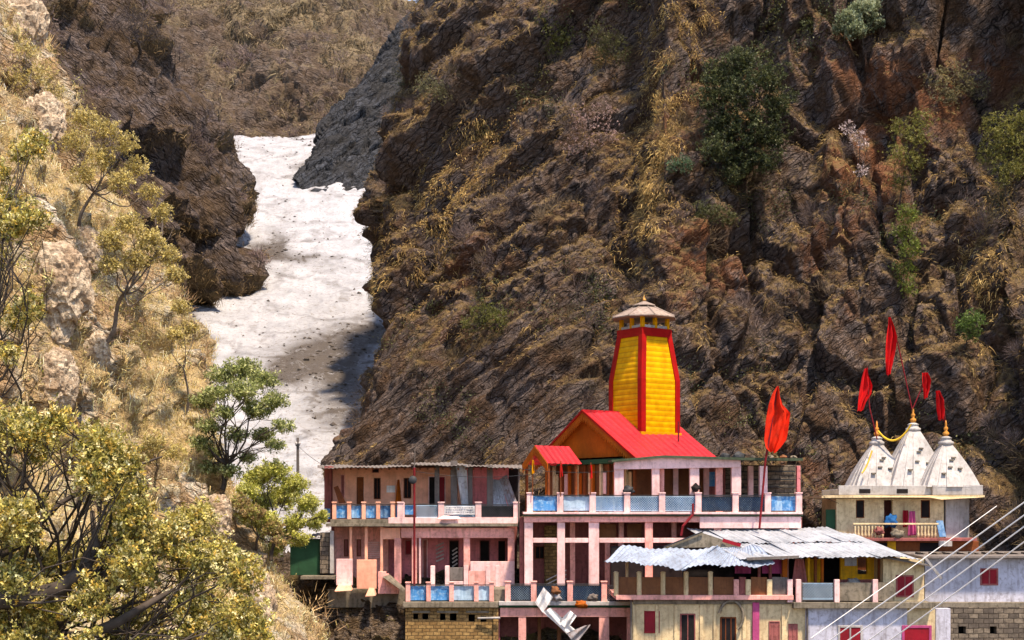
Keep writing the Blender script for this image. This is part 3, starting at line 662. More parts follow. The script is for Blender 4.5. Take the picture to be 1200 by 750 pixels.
M['bluecloth'] = paint('blue_cloth', srgb(10, 84, 140), 0.5, srgb(10, 50, 90))
M['cable'] = plain('white_cable', (0.75, 0.73, 0.72, 1), 0.6, 0.05)
def stone_mat(name, c1, c2, mort, sx, sz):
    t = NT(name, 0.9); br = t.n.new('ShaderNodeTexBrick'); v = t.coord((1, 1, 1), (R(90), 0, 0))
    nz = t.noise(t.coord(), 2.0, 4)
    dv = t.n.new('ShaderNodeVectorMath'); dv.operation = 'ADD'; t.l.new(v, dv.inputs[0])
    sc = t.n.new('ShaderNodeVectorMath'); sc.operation = 'SCALE'; t.l.new(t.n[nz.node.name].outputs['Color'], sc.inputs[0]); sc.inputs[3].default_value = 0.12
    t.l.new(sc.outputs[0], dv.inputs[1]); t.l.new(dv.outputs[0], br.inputs['Vector'])
    br.inputs['Color1'].default_value = c1; br.inputs['Color2'].default_value = c2; br.inputs['Mortar'].default_value = mort
    br.inputs['Scale'].default_value = 1; br.inputs['Brick Width'].default_value = sx; br.inputs['Row Height'].default_value = sz; br.inputs['Mortar Size'].default_value = 0.018; br.inputs['Mortar Smooth'].default_value = 0.4
    n = t.noise(t.coord(), 5, 6, 0.7)
    t.color(t.mix(t.ramp(n, [(0.4, 0.0), (0.65, 0.75)]), br.outputs[0], tuple(x * 0.4 for x in c2[:3]) + (1,)))
    t.bump(t.math('SUBTRACT', t.math('MULTIPLY', n, 0.6), br.outputs['Fac']), 0.7, 0.04); return t.m
M['brick'] = stone_mat('ochre_block_masonry', srgb(176, 142, 92), srgb(140, 108, 68), srgb(84, 70, 50), 0.34, 0.16)
M['stone'] = stone_mat('grey_stone_masonry', srgb(140, 126, 110), srgb(96, 86, 78), srgb(50, 44, 38), 0.45, 0.22)

def thing(name, px, py, D, label, cat, group=None, rz=0):
    return empty(name, P(px, py, D), label, cat, group, rz)
def part(root, name, mat, m, label=None, smooth=False): return m.build(name, mat if not isinstance(mat, str) else M[mat], root, label, smooth)
def box_part(root, name, mat, xa, xb, yt, yb, D, dep, label=None): return part(root, name, mat, MB().p(xa, xb, yt, yb, D, dep), label)
def window(root, xa, xb, yt, yb, D, pane='dark', frame='wood', bars=1, name='window'):
    """frame ring + dark recessed pane, set on the wall whose face is at D"""
    fw = max(0.9, (xb - xa) * 0.09); m = MB()
    m.p(xa, xa + fw, yt, yb, D - 0.05, 0.09); m.p(xb - fw, xb, yt, yb, D - 0.05, 0.09)
    m.p(xa + fw, xb - fw, yt, yt + fw, D - 0.046, 0.08); m.p(xa + fw, xb - fw, yb - fw, yb, D - 0.046, 0.08)
    for k in range(bars):
        xm = xa + (xb - xa) * (k + 1) / (bars + 1); m.p(xm - fw * .35, xm + fw * .35, yt + fw, yb - fw, D - 0.04, 0.03, 0.004)
    w = part(root, name, frame, m)
    part(w, 'pane', pane, MB().p(xa + fw * .9, xb - fw * .9, yt + fw * .9, yb - fw * .9, D - 0.02, 0.015))
    return w
def door(root, xa, xb, yt, yb, D, leaf='wood', frame='palepink', name='door'):
    fw = 1.0; m = MB(); m.p(xa, xa + fw, yt, yb, D - 0.06, 0.1); m.p(xb - fw, xb, yt, yb, D - 0.06, 0.1); m.p(xa + fw, xb - fw, yt, yt + fw, D - 0.056, 0.09)
    w = part(root, name, frame, m)
    mm = MB().p(xa + fw, xb - fw, yt + fw, yb, D - 0.02, 0.016)
    for q in (0.3, 0.68): mm.p(xa + fw + .8, xb - fw - .8, yt + (yb - yt) * (q - .14), yt + (yb - yt) * (q + .16), D - 0.03, 0.012, 0.003)
    part(w, 'door_leaf', leaf, mm); return w
def wall_holes(xa, xb, yt, yb, D, dep, holes):
    """wall with rectangular through-openings, built from butted strips"""
    m = MB(); xs = sorted({xa, xb} | {h[0] for h in holes} | {h[1] for h in holes})
    for a, b in zip(xs[:-1], xs[1:]):
        cuts = sorted([(h[2], h[3]) for h in holes if h[0] <= a and h[1] >= b]); y = yt
        for c0, c1 in cuts:
            if c0 > y: m.p(a, b, y, c0, D, dep, 0)
            y = c1
        if y < yb: m.p(a, b, y, yb, D, dep, 0)
    return m
def lattice(xa, xb, yt, yb, D, step=2.6, w=0.02):
    """diagonal iron lattice filling a rectangle"""
    m = MB(); k = D / F; W_, H_ = xb - xa, yb - yt
    def pt(x, y, dd=0): v = P(x, y, D); v.y += dd; return v
    n = int((W_ + H_) / step)
    for i in range(1, n + 1):
        t = i * step
        x0, y0 = (t, 0) if t <= W_ else (W_, t - W_); x1, y1 = (0, t) if t <= H_ else (t - H_, H_)
        m.beam(pt(xa + x0, yt + y0), pt(xa + x1, yt + y1), w, w * .6)
        m.beam(pt(xb - x0, yt + y0, .02), pt(xb - x1, yt + y1, .02), w, w * .6)
    for a, b in (((xa, yt), (xb, yt)), ((xa, yb), (xb, yb))): m.beam(pt(*a, .01), pt(*b, .01), w * 2)
    return m
def balustrade(root, posts, yt, yb, D, kinds, postmat='palepink', pw=7, sl=None, cap=True):
    """posts (x centres) and one panel between each pair"""
    for x in posts:
        m = MB().p(x - pw / 2, x + pw / 2, yt - 1.5, yb, D - 0.08, pw * D / F)
        if cap: m.p(x - pw / 2 - .7, x + pw / 2 + .7, yt - 3, yt - 1.5, D - 0.12, pw * D / F + .08)
        part(root, 'baluster_post', postmat, m)
    for (a, b), kd in zip(zip(posts[:-1], posts[1:]), kinds):
        if not kd: continue
        xa, xb = a + pw / 2, b - pw / 2
        part(root, 'top_rail', 'ironblack', MB().p(xa, xb, yt, yt + 1.1, D + .03, .06, 0.005))
        if 'lattice' in kd:
            part(root, 'lattice_panel', 'ironblack' if 'dark' in kd else 'paleblue', lattice(xa, xb, yt + 2.2, yb - 1.5, D + .05, 2.8, 0.022))
        if kd.split('+')[0] in M:
            k_ = kd.split('+')[0]
            part(root, 'panel', k_, grid_sheet([P(xa + .2, yb - 1.6, D + .12), P(xb - .2, yb - 1.6, D + .12), P(xb - .2, yt + 1.6, D + .12), P(xa + .2, yt + 1.6, D + .12)], 14, 6, ripple(0.012, 11, 7, a), 0.01))
            if False: # light painted diamonds on the sheet
                mm = MB(); xm, ym = (xa + xb) / 2, (yt + yb) / 2; hw, hh = (xb - xa) * .38, (yb - yt) * .3
                for s1, s2, s3, s4 in ((-1, 0, 0, -1), (0, -1, 1, 0), (1, 0, 0, 1), (0, 1, -1, 0)): mm.beam(P(xm + s1 * hw, ym + s2 * hh, D + .095), P(xm + s3 * hw, ym + s4 * hh, D + .095), .03, .012)
                part(root, 'panel_motif', 'paleblue', mm)

# ================================================================== GUEST HOUSE (pink, left)
D1 = 69.0; DW = 71.2
gh = thing('guest_house', 492, 690, D1 + 3, 'long two-storey salmon pink house with blue balcony railing, left of the temple', 'building')
ups = [(397, 403, 556, 575), (418, 426, 560, 592), (439, 447, 560, 584), (474, 482, 560, 584), (503, 522, 559, 594)]
part(gh, 'upper_wall', 'salmon', wall_holes(388, 545, 548, 616, DW, .25, []))
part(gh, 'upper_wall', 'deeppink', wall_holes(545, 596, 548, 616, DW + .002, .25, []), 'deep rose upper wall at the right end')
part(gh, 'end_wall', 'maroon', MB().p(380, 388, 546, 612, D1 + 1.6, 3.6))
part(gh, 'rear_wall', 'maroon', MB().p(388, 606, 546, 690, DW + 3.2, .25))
door(gh, 418, 426, 559, 594, DW, 'wood', 'wood')
window(gh, 438, 446, 560, 585, DW, 'dark', 'wood'); window(gh, 473, 482, 560, 584, DW, 'dark', 'wood'); window(gh, 399, 404, 556, 584, DW, 'maroon', 'pink', 0)
door(gh, 502, 512, 558, 594, DW, 'dark', 'palepink'); door(gh, 513, 522, 558, 594, DW, 'crimson', 'palepink')
window(gh, 436, 444, 549, 554, DW, 'dark', 'maroon', 0, 'vent')
m = MB().p(596, 607, 549, 605, DW + .4, .2); part(gh, 'doorway', 'dark', m)  # solid panel, the doorway's shade is put into its colour
for xx, w_ in ((512, 5.5), (532, 8), (551, 5.5), (574, 7)):
    part(gh, 'roof_post', 'greypost', MB().p(xx - w_ / 2, xx + w_ / 2, 545 if xx != 532 else 540, 604, D1 + .5, .28), 'wide dark grey roof post' if xx == 532 else None)
# roof: thin sheets, uneven front edge
for xa, xb, ya, yb_, mt, sd_ in ((372, 482, 548.5, 547.5, 'slate', 3), (482, 545, 545, 546, 'slate', 4), (545, 612, 547, 548.5, 'slate', 5)):
    part(gh, 'roof_sheet', mt, corrugated([P(xa, ya, D1 - .5), P(xb, yb_, D1 - .5), P(xb, yb_ - 2.5, DW + 3.8), P(xa, ya - 3, DW + 3.8)], .2, .02, sd_, .03, 6, .06))
m = MB()
for xx in range(384, 604, 9): m.beam(P(xx, 549.6, D1 - .3), P(xx, 549.0, DW + 1), .07, .09)
part(gh, 'rafters', 'wood', m)
# laundry and rags under the eaves
# balcony floor and its stained edge
part(gh, 'balcony_floor', 'conc', MB().p(382, 607, 613.5, 617, D1 - .25, 5.4))
part(gh, 'balcony_beam', 'palepink', MB().p(455, 607, 606.5, 613.4, D1 - .1, .24)); part(gh, 'balcony_beam', 'conc', MB().p(387, 455, 608.5, 613.4, D1 - .12, .22), 'weathered grey part of the balcony edge')
balustrade(gh, [391.5, 409, 426, 443, 460], 591, 608.5, D1, ['blue', 'blue', 'blue', 'blue2'], 'salmon', 4.5)
balustrade(gh, [469, 517, 560.5, 605], 591, 606.5, D1, ['', 'blue2+lattice', 'dark+latticedark'], 'palepink', 7)
part(gh, 'baluster_post', 'palepink', MB().p(470.5, 474, 589, 606.5, D1 - .05, .15)); part(gh, 'panel', 'blue2', MB().p(464, 467, 592, 607, D1 + .1, .02))
part(gh, 'panel', 'blue', MB().p(474.5, 486, 592, 603, D1 + .12, .02)); part(gh, 'lattice_panel', 'paleblue', lattice(488, 513, 592.5, 606, D1 + .05, 2.8, .022))
part(gh, 'top_rail', 'ironblack', MB().p(474, 513.5, 590.5, 591.6, D1 + .03, .06, .005))
box_part(gh, 'panel', 'blue', 380, 387, 596, 608, D1 + .8, .03)
# lower storey
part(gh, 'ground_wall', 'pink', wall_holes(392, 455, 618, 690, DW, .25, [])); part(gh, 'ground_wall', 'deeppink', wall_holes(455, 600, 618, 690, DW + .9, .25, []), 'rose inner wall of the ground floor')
part(gh, 'ground_beam', 'pink', MB().p(470, 603, 618.5, 630.5, D1 + .1, .3)); part(gh, 'ground_beam', 'salmon', MB().p(446, 469, 618.5, 632, D1 + .15, .3), 'orange tinted beam end')
for xx, w_, mt, b in ((411, 3, 'salmon', 655), (429, 3.4, 'salmon', 657), (447, 3, 'salmon', 672), (466, 8, 'pink', 684), (485.5, 6, 'pink', 684), (492, 2.2, 'palepink', 684), (547, 7.5, 'pink', 690), (599, 8, 'pink', 690)):
    part(gh, 'column', mt, MB().p(xx - w_ / 2, xx + w_ / 2, 617.2 if xx < 460 else 630.6, b, D1 + .12, .26))
window(gh, 403, 408, 632, 652, DW, 'maroon', 'wood', 0); window(gh, 418, 423, 632, 652, DW, 'maroon', 'wood', 0); window(gh, 475, 482, 633, 650, DW + .9, 'crimson', 'maroon', 0)
m = MB()
for k in range(9): m.p(431, 445, 635 + k * 2.2, 636.2 + k * 2.2, DW - .06, .04, .004)
part(gh, 'louvre', 'palepink', m)
door(gh, 562, 574, 633, 684, DW + .9, 'dark', 'maroon'); door(gh, 583, 593, 633, 684, DW + .9, 'dark', 'deeppink'); door(gh, 495, 501, 632, 684, DW + .9, 'maroon', 'palepink'); door(gh, 526, 538, 633, 684, DW + .9, 'dark', 'maroon')
part(gh, 'half_wall', 'palepink', MB().p(551, 603, 658, 690, D1 - .1, .2)); part(gh, 'half_wall', 'palepink', MB().p(394, 413, 655, 686, D1 - .5, .22)); part(gh, 'half_wall', 'salmon', MB().p(418, 441, 656, 690, D1 - .5, .22))
part(gh, 'stair', 'pink', (lambda m: [m.p(443 + k * 3, 452 + k * 3, 670 + k * 2.6, 696, D1 - .35 + k * .02, .5) for k in range(6)] and m)(MB()))
part(gh, 'plinth', 'conc', MB().p(384, 606, 690, 712, D1 + .3, 5.5))
for xa, xb, y_ in ((511, 520, 640), (530, 536, 646)):
    m = MB()
    for k in range(5): m.beam(P(xa, y_ + k * 4.5, DW + .5), P(xb, y_ - 4 + k * 4.5, DW + .5), .07, .04)
    part(gh, 'slatted_screen', 'white', m)


for xx in (507, 524, 546, 572, 583): part(gh, 'inner_rail_post', 'palepink', MB().p(xx - 2.6, xx + 2.6, 663, 690, D1 - .7, .22))
part(gh, 'inner_rail_panel', 'pink', MB().p(549, 569, 669, 690, D1 - .62, .08)); part(gh, 'inner_rail_panel', 'slate', MB().p(527, 543, 665, 680, D1 - .6, .08), 'bluish grey board between two inner posts'); part(gh, 'inner_rail_panel', 'palepink', MB().p(526.7, 543.3, 681, 685, D1 - .64, .1))
part(gh, 'inner_terrace', 'conc', MB().p(476, 606, 690.5, 706, D1 - 3.1, 3.2))
# small details of the guest house surroundings
o = grid_sheet([P(541, 594, D1 + .5), P(549, 594, D1 + .5), P(547, 545, D1 + .2), P(534, 545, D1 + .2)], 8, 14, ripple(.05, 6, 7, 2), .015).build('plastic_sheet', M['tin']); tag(o, 'tall grey-white sheet hanging between dark posts on the pink balcony', 'sheet')
def lean_sheet(c, label, mat, seed, D=D1 + .4):
    o = corrugated([P(*c[0], D), P(*c[1], D), P(*c[2], D + 1.0), P(*c[3], D + 1.0)], .14, .018, seed, .02).build('corrugated_sheet', M[mat]); tag(o, label, 'roofing sheet', 'roofing sheets leaning on the pink balcony')
lean_sheet([(578, 596), (596, 597), (586, 563), (577, 561)], 'bluish corrugated sheet leaning steeply beside the grey balcony post', 'tin', 5)
lean_sheet([(597.5, 597), (608, 594), (594, 556), (585, 562)], 'larger rusty corrugated sheet leaning at the balcony right end', 'tinrust', 6)
o = MB().prism([P(391, 571, D1 + .6), P(396, 569, D1 + .6), P(405, 589, D1 + .3), P(397, 590, D1 + .3)], (0, .05, 0)).build('board', M['wood']); tag(o, 'dark brown board propped at the left end of the pink balcony', 'board')
m = grid_sheet([P(463, 590, DW - .3), P(471, 592, DW - .3), P(468, 562, DW - .25), P(466, 562, DW - .25)], 8, 10, ripple(.05, 9, 5, 2), .02); o = m.build('cloth', M['orange']); tag(o, 'orange brown cloth hanging on the salmon upper wall', 'cloth')
# notice on wall
o = MB().p(453, 463, 569, 577, DW - .03, .02).build('notice', M['banner']); tag(o, 'small pale round-edged notice on the salmon upper wall', 'notice')
# white banner on the railing
bn = thing('banner', 539, 603, D1 - .12, 'white printed banner tied to the pink balcony railing', 'banner')
part(bn, 'sheet', 'banner', grid_sheet([P(520.5, 603, D1 - .1), P(556.5, 603, D1 - .1), P(556.5, 593, D1 - .1), P(520.5, 593, D1 - .1)], 20, 6, ripple(.015, 14, 5, 1), .008))
m = MB(); rr = random.Random(4)
for row in range(3):
    x = 522.5
    while x < 553:
        w_ = rr.uniform(.6, 2.4); m.p(x, x + w_, 594.6 + row * 2.6, 595.2 + row * 2.6 + rr.uniform(0, .5), D1 - .15, .012, 0); x += w_ + rr.uniform(.5, 1.1)
part(bn, 'print', 'ink', m)['kind'] = 'stuff'
o = grid_sheet([P(512, 609, D1 - .3), P(541, 608.6, D1 - .3), P(537, 605.5, D1 - .1), P(520, 604.5, D1 - .1)], 10, 4, ripple(.04, 8, 3, 1), .03).build('cloth', M['palepink']); tag(o, 'pale pink cloth spread along the balcony edge below the white banner', 'cloth')
# lamp pole
lp = thing('lamp_pole', 485.5, 690, D1 - 1.2, 'tall thin dark red pole with a round black horn in front of the pink house', 'pole')
part(lp, 'pole', 'redpole', MB().rod(P(485.5, 700, D1 - 1.2), P(485.5, 548, D1 - 1.2), .055)); part(lp, 'mast_tip', 'greypost', MB().rod(P(485.5, 548, D1 - 1.2), P(486.5, 523, D1 - 1.2), .035, 8, .015))
c = P(484, 563, D1 - 1.45); part(lp, 'horn', 'ironblack', MB(Matrix.Translation(c) @ Matrix.Rotation(R(80), 4, 'X')).lathe((0, 0, 0), [(.06, -.2), (.07, -.05), (.12, .05), (.2, .14), (.19, .16)], 16), smooth=True)
# utility pole
up = thing('utility_pole', 349, 560, 80, 'thin dark utility pole in front of the snow left of the pink house', 'pole')
part(up, 'pole', 'greypost', MB().rod(P(349, 590, 80), P(349, 513, 80), .10, 8, .08)); part(up, 'crossarm', 'ironblack', MB().beam(P(346.5, 522, 79.9), P(351.5, 521, 79.9), .09))
for xx in (347, 351): part(up, 'insulator', 'white', MB().lathe(P(xx, 521, 79.9), [(.05, 0), (.07, .08), (.03, .16)], 8))
# green shed and the rubble pillar left of the house
gs = thing('shed', 357, 675, D1 + 1, 'low shed with dark green wall beneath the yellow-green bush', 'shed')
part(gs, 'wall', 'green', MB().p(340, 375, 632, 674, D1 + .6, 1.6)); part(gs, 'roof', 'slate', corrugated([P(334, 640, D1 + .2), P(378, 627, D1 + .2), P(378, 624, D1 + 2.6), P(334, 634, D1 + 2.6)], .2, .02, 8))
rp = MB().p(375, 386, 624, 672, D1 + .3, .8).build('rubble_wall', M['stone']); tag(rp, 'short rubble stone wall between green shed and pink house', 'wall')
o = MB().p(386.5, 391, 622, 672, D1 + .1, .3).build('pillar', M['white']); tag(o, 'slim whitish pillar at the left corner of the pink house', 'pillar')
o = MB().p(352, 396, 675, 679, D1 - .4, 2).build('ledge', M['conc']); tag(o, 'pale concrete ledge below the green shed', 'ledge')
for c, lb in (((392, 412, 686, 693), 'fallen pink plaster block below the left half wall'), ((428, 440, 690, 699), 'broken pink masonry lump below the salmon half wall')):
    m = MB(); m.prism([P(c[0], c[3], D1 - 1.1), P(c[1], c[3] - 1, D1 - 1.2), P(c[1] - 2, c[2] + 1, D1 - 1.0), P(c[0] + 4, c[2], D1 - .9)], (0, .5, .05)); tag(m.build('masonry_block', M['salmon']), lb, 'masonry')
o = MB().prism([P(448, 676, D1 - .8), P(455, 674, D1 - .8), P(474, 691, D1 - 1.2), P(472, 693, D1 - 1.2)], (0, .9, 0)).build('concrete_slab', M['conc']); tag(o, 'tilted broken concrete slab left of the lower blue railing', 'slab')

# ================================================================== LOWER TERRACES
D2 = 65.6
tb = thing('terrace', 556, 752, D2 + 2, 'ochre masonry terrace block with square holes and blue railing panels on top', 'building')
holes = [(484, 490, 719, 726), (495, 502, 719, 726), (515.5, 522, 719, 727), (527, 535, 719, 727.5), (549, 556.5, 720, 728.5), (563, 570, 722, 729)]
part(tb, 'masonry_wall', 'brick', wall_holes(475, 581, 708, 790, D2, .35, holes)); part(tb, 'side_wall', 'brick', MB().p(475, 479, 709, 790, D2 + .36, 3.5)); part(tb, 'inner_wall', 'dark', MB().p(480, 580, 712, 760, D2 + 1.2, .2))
part(tb, 'pilaster', 'brick', MB().p(578, 584, 712, 790, D2 - .1, .5))
part(tb, 'floor_slab', 'conc', MB().p(472, 584, 705.5, 712, D2 - .25, 3.8))
for k, (xa, xb) in enumerate(((483, 504), (512, 537), (546, 573))): part(tb, 'lintel', 'conc', MB().p(xa, xb, 716, 718.6, D2 - .08, .1))
balustrade(tb, [478, 502, 529, 558, 576], 685, 705, D2, ['blue', 'blue', 'paleblue', 'paleblue'], 'pink', 5.2)
# pipe
tag(MB().rod(P(560, 724.5, D2 - .15), P(586, 724, D2 - .3), .05).build('drain_pipe', M['white']), 'short white drain pipe sticking out of the ochre masonry wall', 'pipe')
lt = thing('gallery', 660, 752, D2 + 3, 'pink columned lower gallery with dark lattice railing under the two-storey front', 'building')
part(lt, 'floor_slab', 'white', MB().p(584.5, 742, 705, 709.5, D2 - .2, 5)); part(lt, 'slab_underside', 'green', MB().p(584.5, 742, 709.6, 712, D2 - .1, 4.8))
part(lt, 'beam', 'pink', MB().p(586, 742, 712.2, 723, D2, .3))
for xx, w_ in ((612, 9), (708, 12), (738, 6)): part(lt, 'column', 'pink', MB().p(xx - w_ / 2, xx + w_ / 2, 723.1, 800, D2 + .02, .4))
for xx in (632, 655): part(lt, 'column', 'brownpanel', MB().p(xx - 2, xx + 2, 723.1, 800, D2 + 1.8, .3), 'thin brown inner column')
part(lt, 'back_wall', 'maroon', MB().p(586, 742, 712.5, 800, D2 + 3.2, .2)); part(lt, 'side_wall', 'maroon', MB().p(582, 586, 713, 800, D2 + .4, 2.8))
balustrade(lt, [595, 625.5, 668, 708], 684, 705, D2 - .05, ['paleblue+latticedark', 'blue2+latticedark', 'blue2+latticedark'], 'pink', 6.5)
part(lt, 'lattice_panel', 'ironblack', lattice(712, 738, 686, 704, D2, 2.6, .022))
# folded tin debris hanging from the lattice railing
dbr = thing('tin_debris', 655, 745, D2 - .6, 'crumpled grey-white tin sheets dangling over the dark lattice railing', 'debris')
for cs, sd_, mt in ((((627, 706), (636, 718), (648, 700), (637, 688)), 1, 'banner'), (((636, 717), (668, 746), (674, 738), (645, 712)), 2, 'banner'), (((655, 728), (664, 738), (676, 722), (668, 715)), 3, 'banner'), (((664, 742), (674, 756), (692, 732), (686, 733)), 4, 'tinrust')):
    q = [P(x, y, D2 - .5 - .12 * sd_) for x, y in cs]
    part(dbr, 'sheet', mt, grid_sheet(q, 12, 8, ripple(.07, 9, 8, sd_), .012))
rg_ = random.Random(9)
def bundle(px, py, D, r, mat, label, sx=1.0, name='cloth_bundle', cat='cloth'):
    m = MB(); bm = bmesh.new(); bmesh.ops.create_icosphere(bm, subdivisions=3, radius=1)
    c = P(px, py, D); s1 = rg_.random() * 9
    for v in bm.verts:
        n = noise3(np.array([[v.co.x * 1.6 + s1, v.co.y * 1.6, v.co.z * 1.6]]), 5)[0] + .5 * noise3(np.array([[v.co.x * 4 + s1, v.co.y * 4, v.co.z * 2]]), 6)[0]
        q = v.co * (1 + n * .7); v.co = Vector((q.x * r * sx, q.y * r * .7, q.z * r))
    bm.verts.index_update(); m.add([c + v.co for v in bm.verts], [[v.index for v in f.verts] for f in bm.faces]); bm.free()
    o = m.build(name, M[mat], None, None, True); return tag(o, label, cat)
bundle(651, 692, D2 - .25, .2, 'brownpanel', 'brown rag heap on the lattice railing above the tin debris'); bundle(652, 699, D2 - .2, .2, 'tinrust', 'pale grey cloth draped on the dark lattice railing')
bundle(681, 708, D2 - .35, .17, 'orange', 'orange marigold-coloured cloth on the white slab edge', 1.5); bundle(695, 700, D2 - .12, .17, 'greypost', 'greyish bundle beside the right lattice post', 1.3)

# ================================================================== PAVILION (two-storey pink front of the temple)
D3 = 67.0
pv = thing('pavilion', 778, 690, D3 + 3, 'pink two-storey columned pavilion with long blue-panelled balcony below the yellow tower', 'building')
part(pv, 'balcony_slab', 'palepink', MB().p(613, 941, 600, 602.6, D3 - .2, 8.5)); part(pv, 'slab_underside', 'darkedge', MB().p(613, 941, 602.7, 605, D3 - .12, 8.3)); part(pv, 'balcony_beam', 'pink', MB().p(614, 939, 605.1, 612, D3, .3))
part(pv, 'balcony_beam', 'palepink', MB().p(820, 939, 605.4, 619, D3 - .05, .04), 'deeper pale pink beam at the right end')
ps = [621, 656.5, 694.5, 735, 776, 818.5, 862, 900, 936.5]
balustrade(pv, ps, 580, 600, D3, ['blue', 'paleblue', 'blue+lattice', 'blue2+lattice', 'blue2+lattice', 'blue2+latticedark', 'blue2+latticedark', 'blue'], 'palepink', 7.2)
for xx, w_, mt in ((725.5, 11, 'palepink'), (768.5, 9, 'palepink'), (776, 5, 'pink'), (814, 11, 'palepink'), (843, 8, 'pink'), (863, 11, 'palepink'), (895, 9, 'palepink')):
    part(pv, 'pavilion_column', mt, MB().p(xx - w_ / 2, xx + w_ / 2, 546, 600, D3 + .3 if mt == 'palepink' else D3 + .7, .36))
part(pv, 'pavilion_column', 'deeppink', MB().p(934, 938, 546, 600, D3 + 1.2, .3))
m = MB(); m.prism([P(720, 550, D3 + .22), P(868, 547.5, D3 + .22), P(868, 539, D3 + .22), P(778, 536, D3 + .22), P(720, 541.5, D3 + .22)], (0, .45, 0)); part(pv, 'fascia', 'palepink', m)
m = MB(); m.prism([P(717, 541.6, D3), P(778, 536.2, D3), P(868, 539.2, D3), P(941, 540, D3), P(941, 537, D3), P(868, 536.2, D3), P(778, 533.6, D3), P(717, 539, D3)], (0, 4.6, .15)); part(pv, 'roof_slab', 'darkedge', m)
for xx in (742, 792, 828, 880): part(pv, 'inner_column', 'palepink', MB().p(xx - 3, xx + 3, 546, 600, D3 + 3.0, .3))
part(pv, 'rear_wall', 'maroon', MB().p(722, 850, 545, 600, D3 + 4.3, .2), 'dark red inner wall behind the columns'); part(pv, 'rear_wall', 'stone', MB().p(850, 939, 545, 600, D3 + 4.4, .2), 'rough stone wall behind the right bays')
for xx, mt in ((752, 'lavender'), (800, 'blue2'), (836, 'blue')): part(pv, 'picture_board', mt, MB().p(xx - 6, xx + 6, 553, 570, D3 + 4.2, .05))
m = MB()
for k in range(5): m.p(868, 932, 552 + k * 9, 553.5 + k * 9, D3 + 4.3, .06, .004)
part(pv, 'grille', 'ironblack', m)
# two tall lower storeys
for xx, w_, mt in ((619.5, 10, 'palepink'), (657.5, 9, 'palepink'), (696, 12, 'palepink'), (760.5, 9, 'pink'), (841, 9, 'pink'), (920, 9, 'pink')): part(pv, 'tall_column', mt, MB().p(xx - w_ / 2, xx + w_ / 2, 612.1, 712, D3 + .06, .36))
for xx in (671, 712, 728, 790): part(pv, 'inner_column', 'pink', MB().p(xx - 3, xx + 3, 612.1, 712, D3 + 1.9, .3))
for a, b in ((624.7, 652.9), (662.2, 689.9), (702.2, 755.9), (765.2, 836)): part(pv, 'cross_beam', 'palepink', MB().p(a, b, 630.5, 636, D3 + .1, .28))
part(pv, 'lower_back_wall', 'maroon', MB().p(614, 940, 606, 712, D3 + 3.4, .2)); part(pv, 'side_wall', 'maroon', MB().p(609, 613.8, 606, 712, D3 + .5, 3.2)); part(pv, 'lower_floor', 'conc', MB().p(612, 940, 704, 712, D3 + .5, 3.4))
window(pv, 627, 638, 640, 655, D3 + 3.4, 'dark', 'wood'); part(pv, 'brick_panel', 'brick', MB().p(638, 653, 616, 690, D3 + 3.1, .15))
for a, b in ((702, 722), (735, 752)): part(pv, 'brown_panel', 'brownpanel', MB().p(a, b, 614, 631, D3 + 1.6, .06))
rl = part(pv, 'stair_rail', 'white', (lambda m: [m.beam(P(640, 690 - k * 5, D3 + 1.6), P(664, 678 - k * 5, D3 + 1.6), .05) for k in range(3)] and m)(MB()))
# stones and tarpaulin weighing down the pavilion roof
rr = random.Random(31)
for k, (x, w_, h_, mt, lb) in enumerate(((849, 7, 6, 'ironblack', 'black tarpaulin heap on the pavilion roof beside the red roof'), (866, 8, 7, 'ironblack', 'larger black heap on the pavilion roof'), (882, 4, 3, 'stone', 'small grey stone left of the flag staff on the pavilion roof'), (903, 4, 3.5, 'stone', 'grey stone just right of the flag staff on the pavilion roof'), (918, 5, 3, 'brownpanel', 'brown stone near the right end of the pavilion roof'), (930, 4, 2.4, 'conc', 'pale stone at the right end of the pavilion roof'))):
    bm = bmesh.new(); bmesh.ops.create_icosphere(bm, subdivisions=2, radius=1); c_ = P(x, 536, D3 + 1.2)
    for v in bm.verts: v.co = Vector((v.co.x * w_ * .04, v.co.y * .3, v.co.z * h_ * .04)) * rr.uniform(.8, 1.15)
    m = MB(); bm.verts.index_update(); m.add([c_ + v.co for v in bm.verts], [[v.index for v in f.verts] for f in bm.faces]); bm.free(); tag(m.build('roof_stone', M[mt]), lb, 'stone' if k > 1 else 'tarpaulin')
# items on the balcony
rr = random.Random(12)
bundle(815, 572, D3 + .15, .17, 'dark', 'dark round pot on the balcony post under the pavilion', 1.1, 'pot', 'pot'); bundle(737, 574, D3 + .3, .2, 'ironblack', 'dark cloth bundle on the balcony post near the first pavilion column', 1.2)
tag(MB().rod(P(812, 603, D3 - .3), P(800, 617, D3 - .4), .06).rod(P(800, 617, D3 - .4), P(798, 628, D3 - .4), .06).rod(P(812, 603, D3 - .3), P(812, 590, D3 - .3), .05).build('downpipe', M['redpole']), 'bent red downpipe below the pavilion balcony', 'pipe')

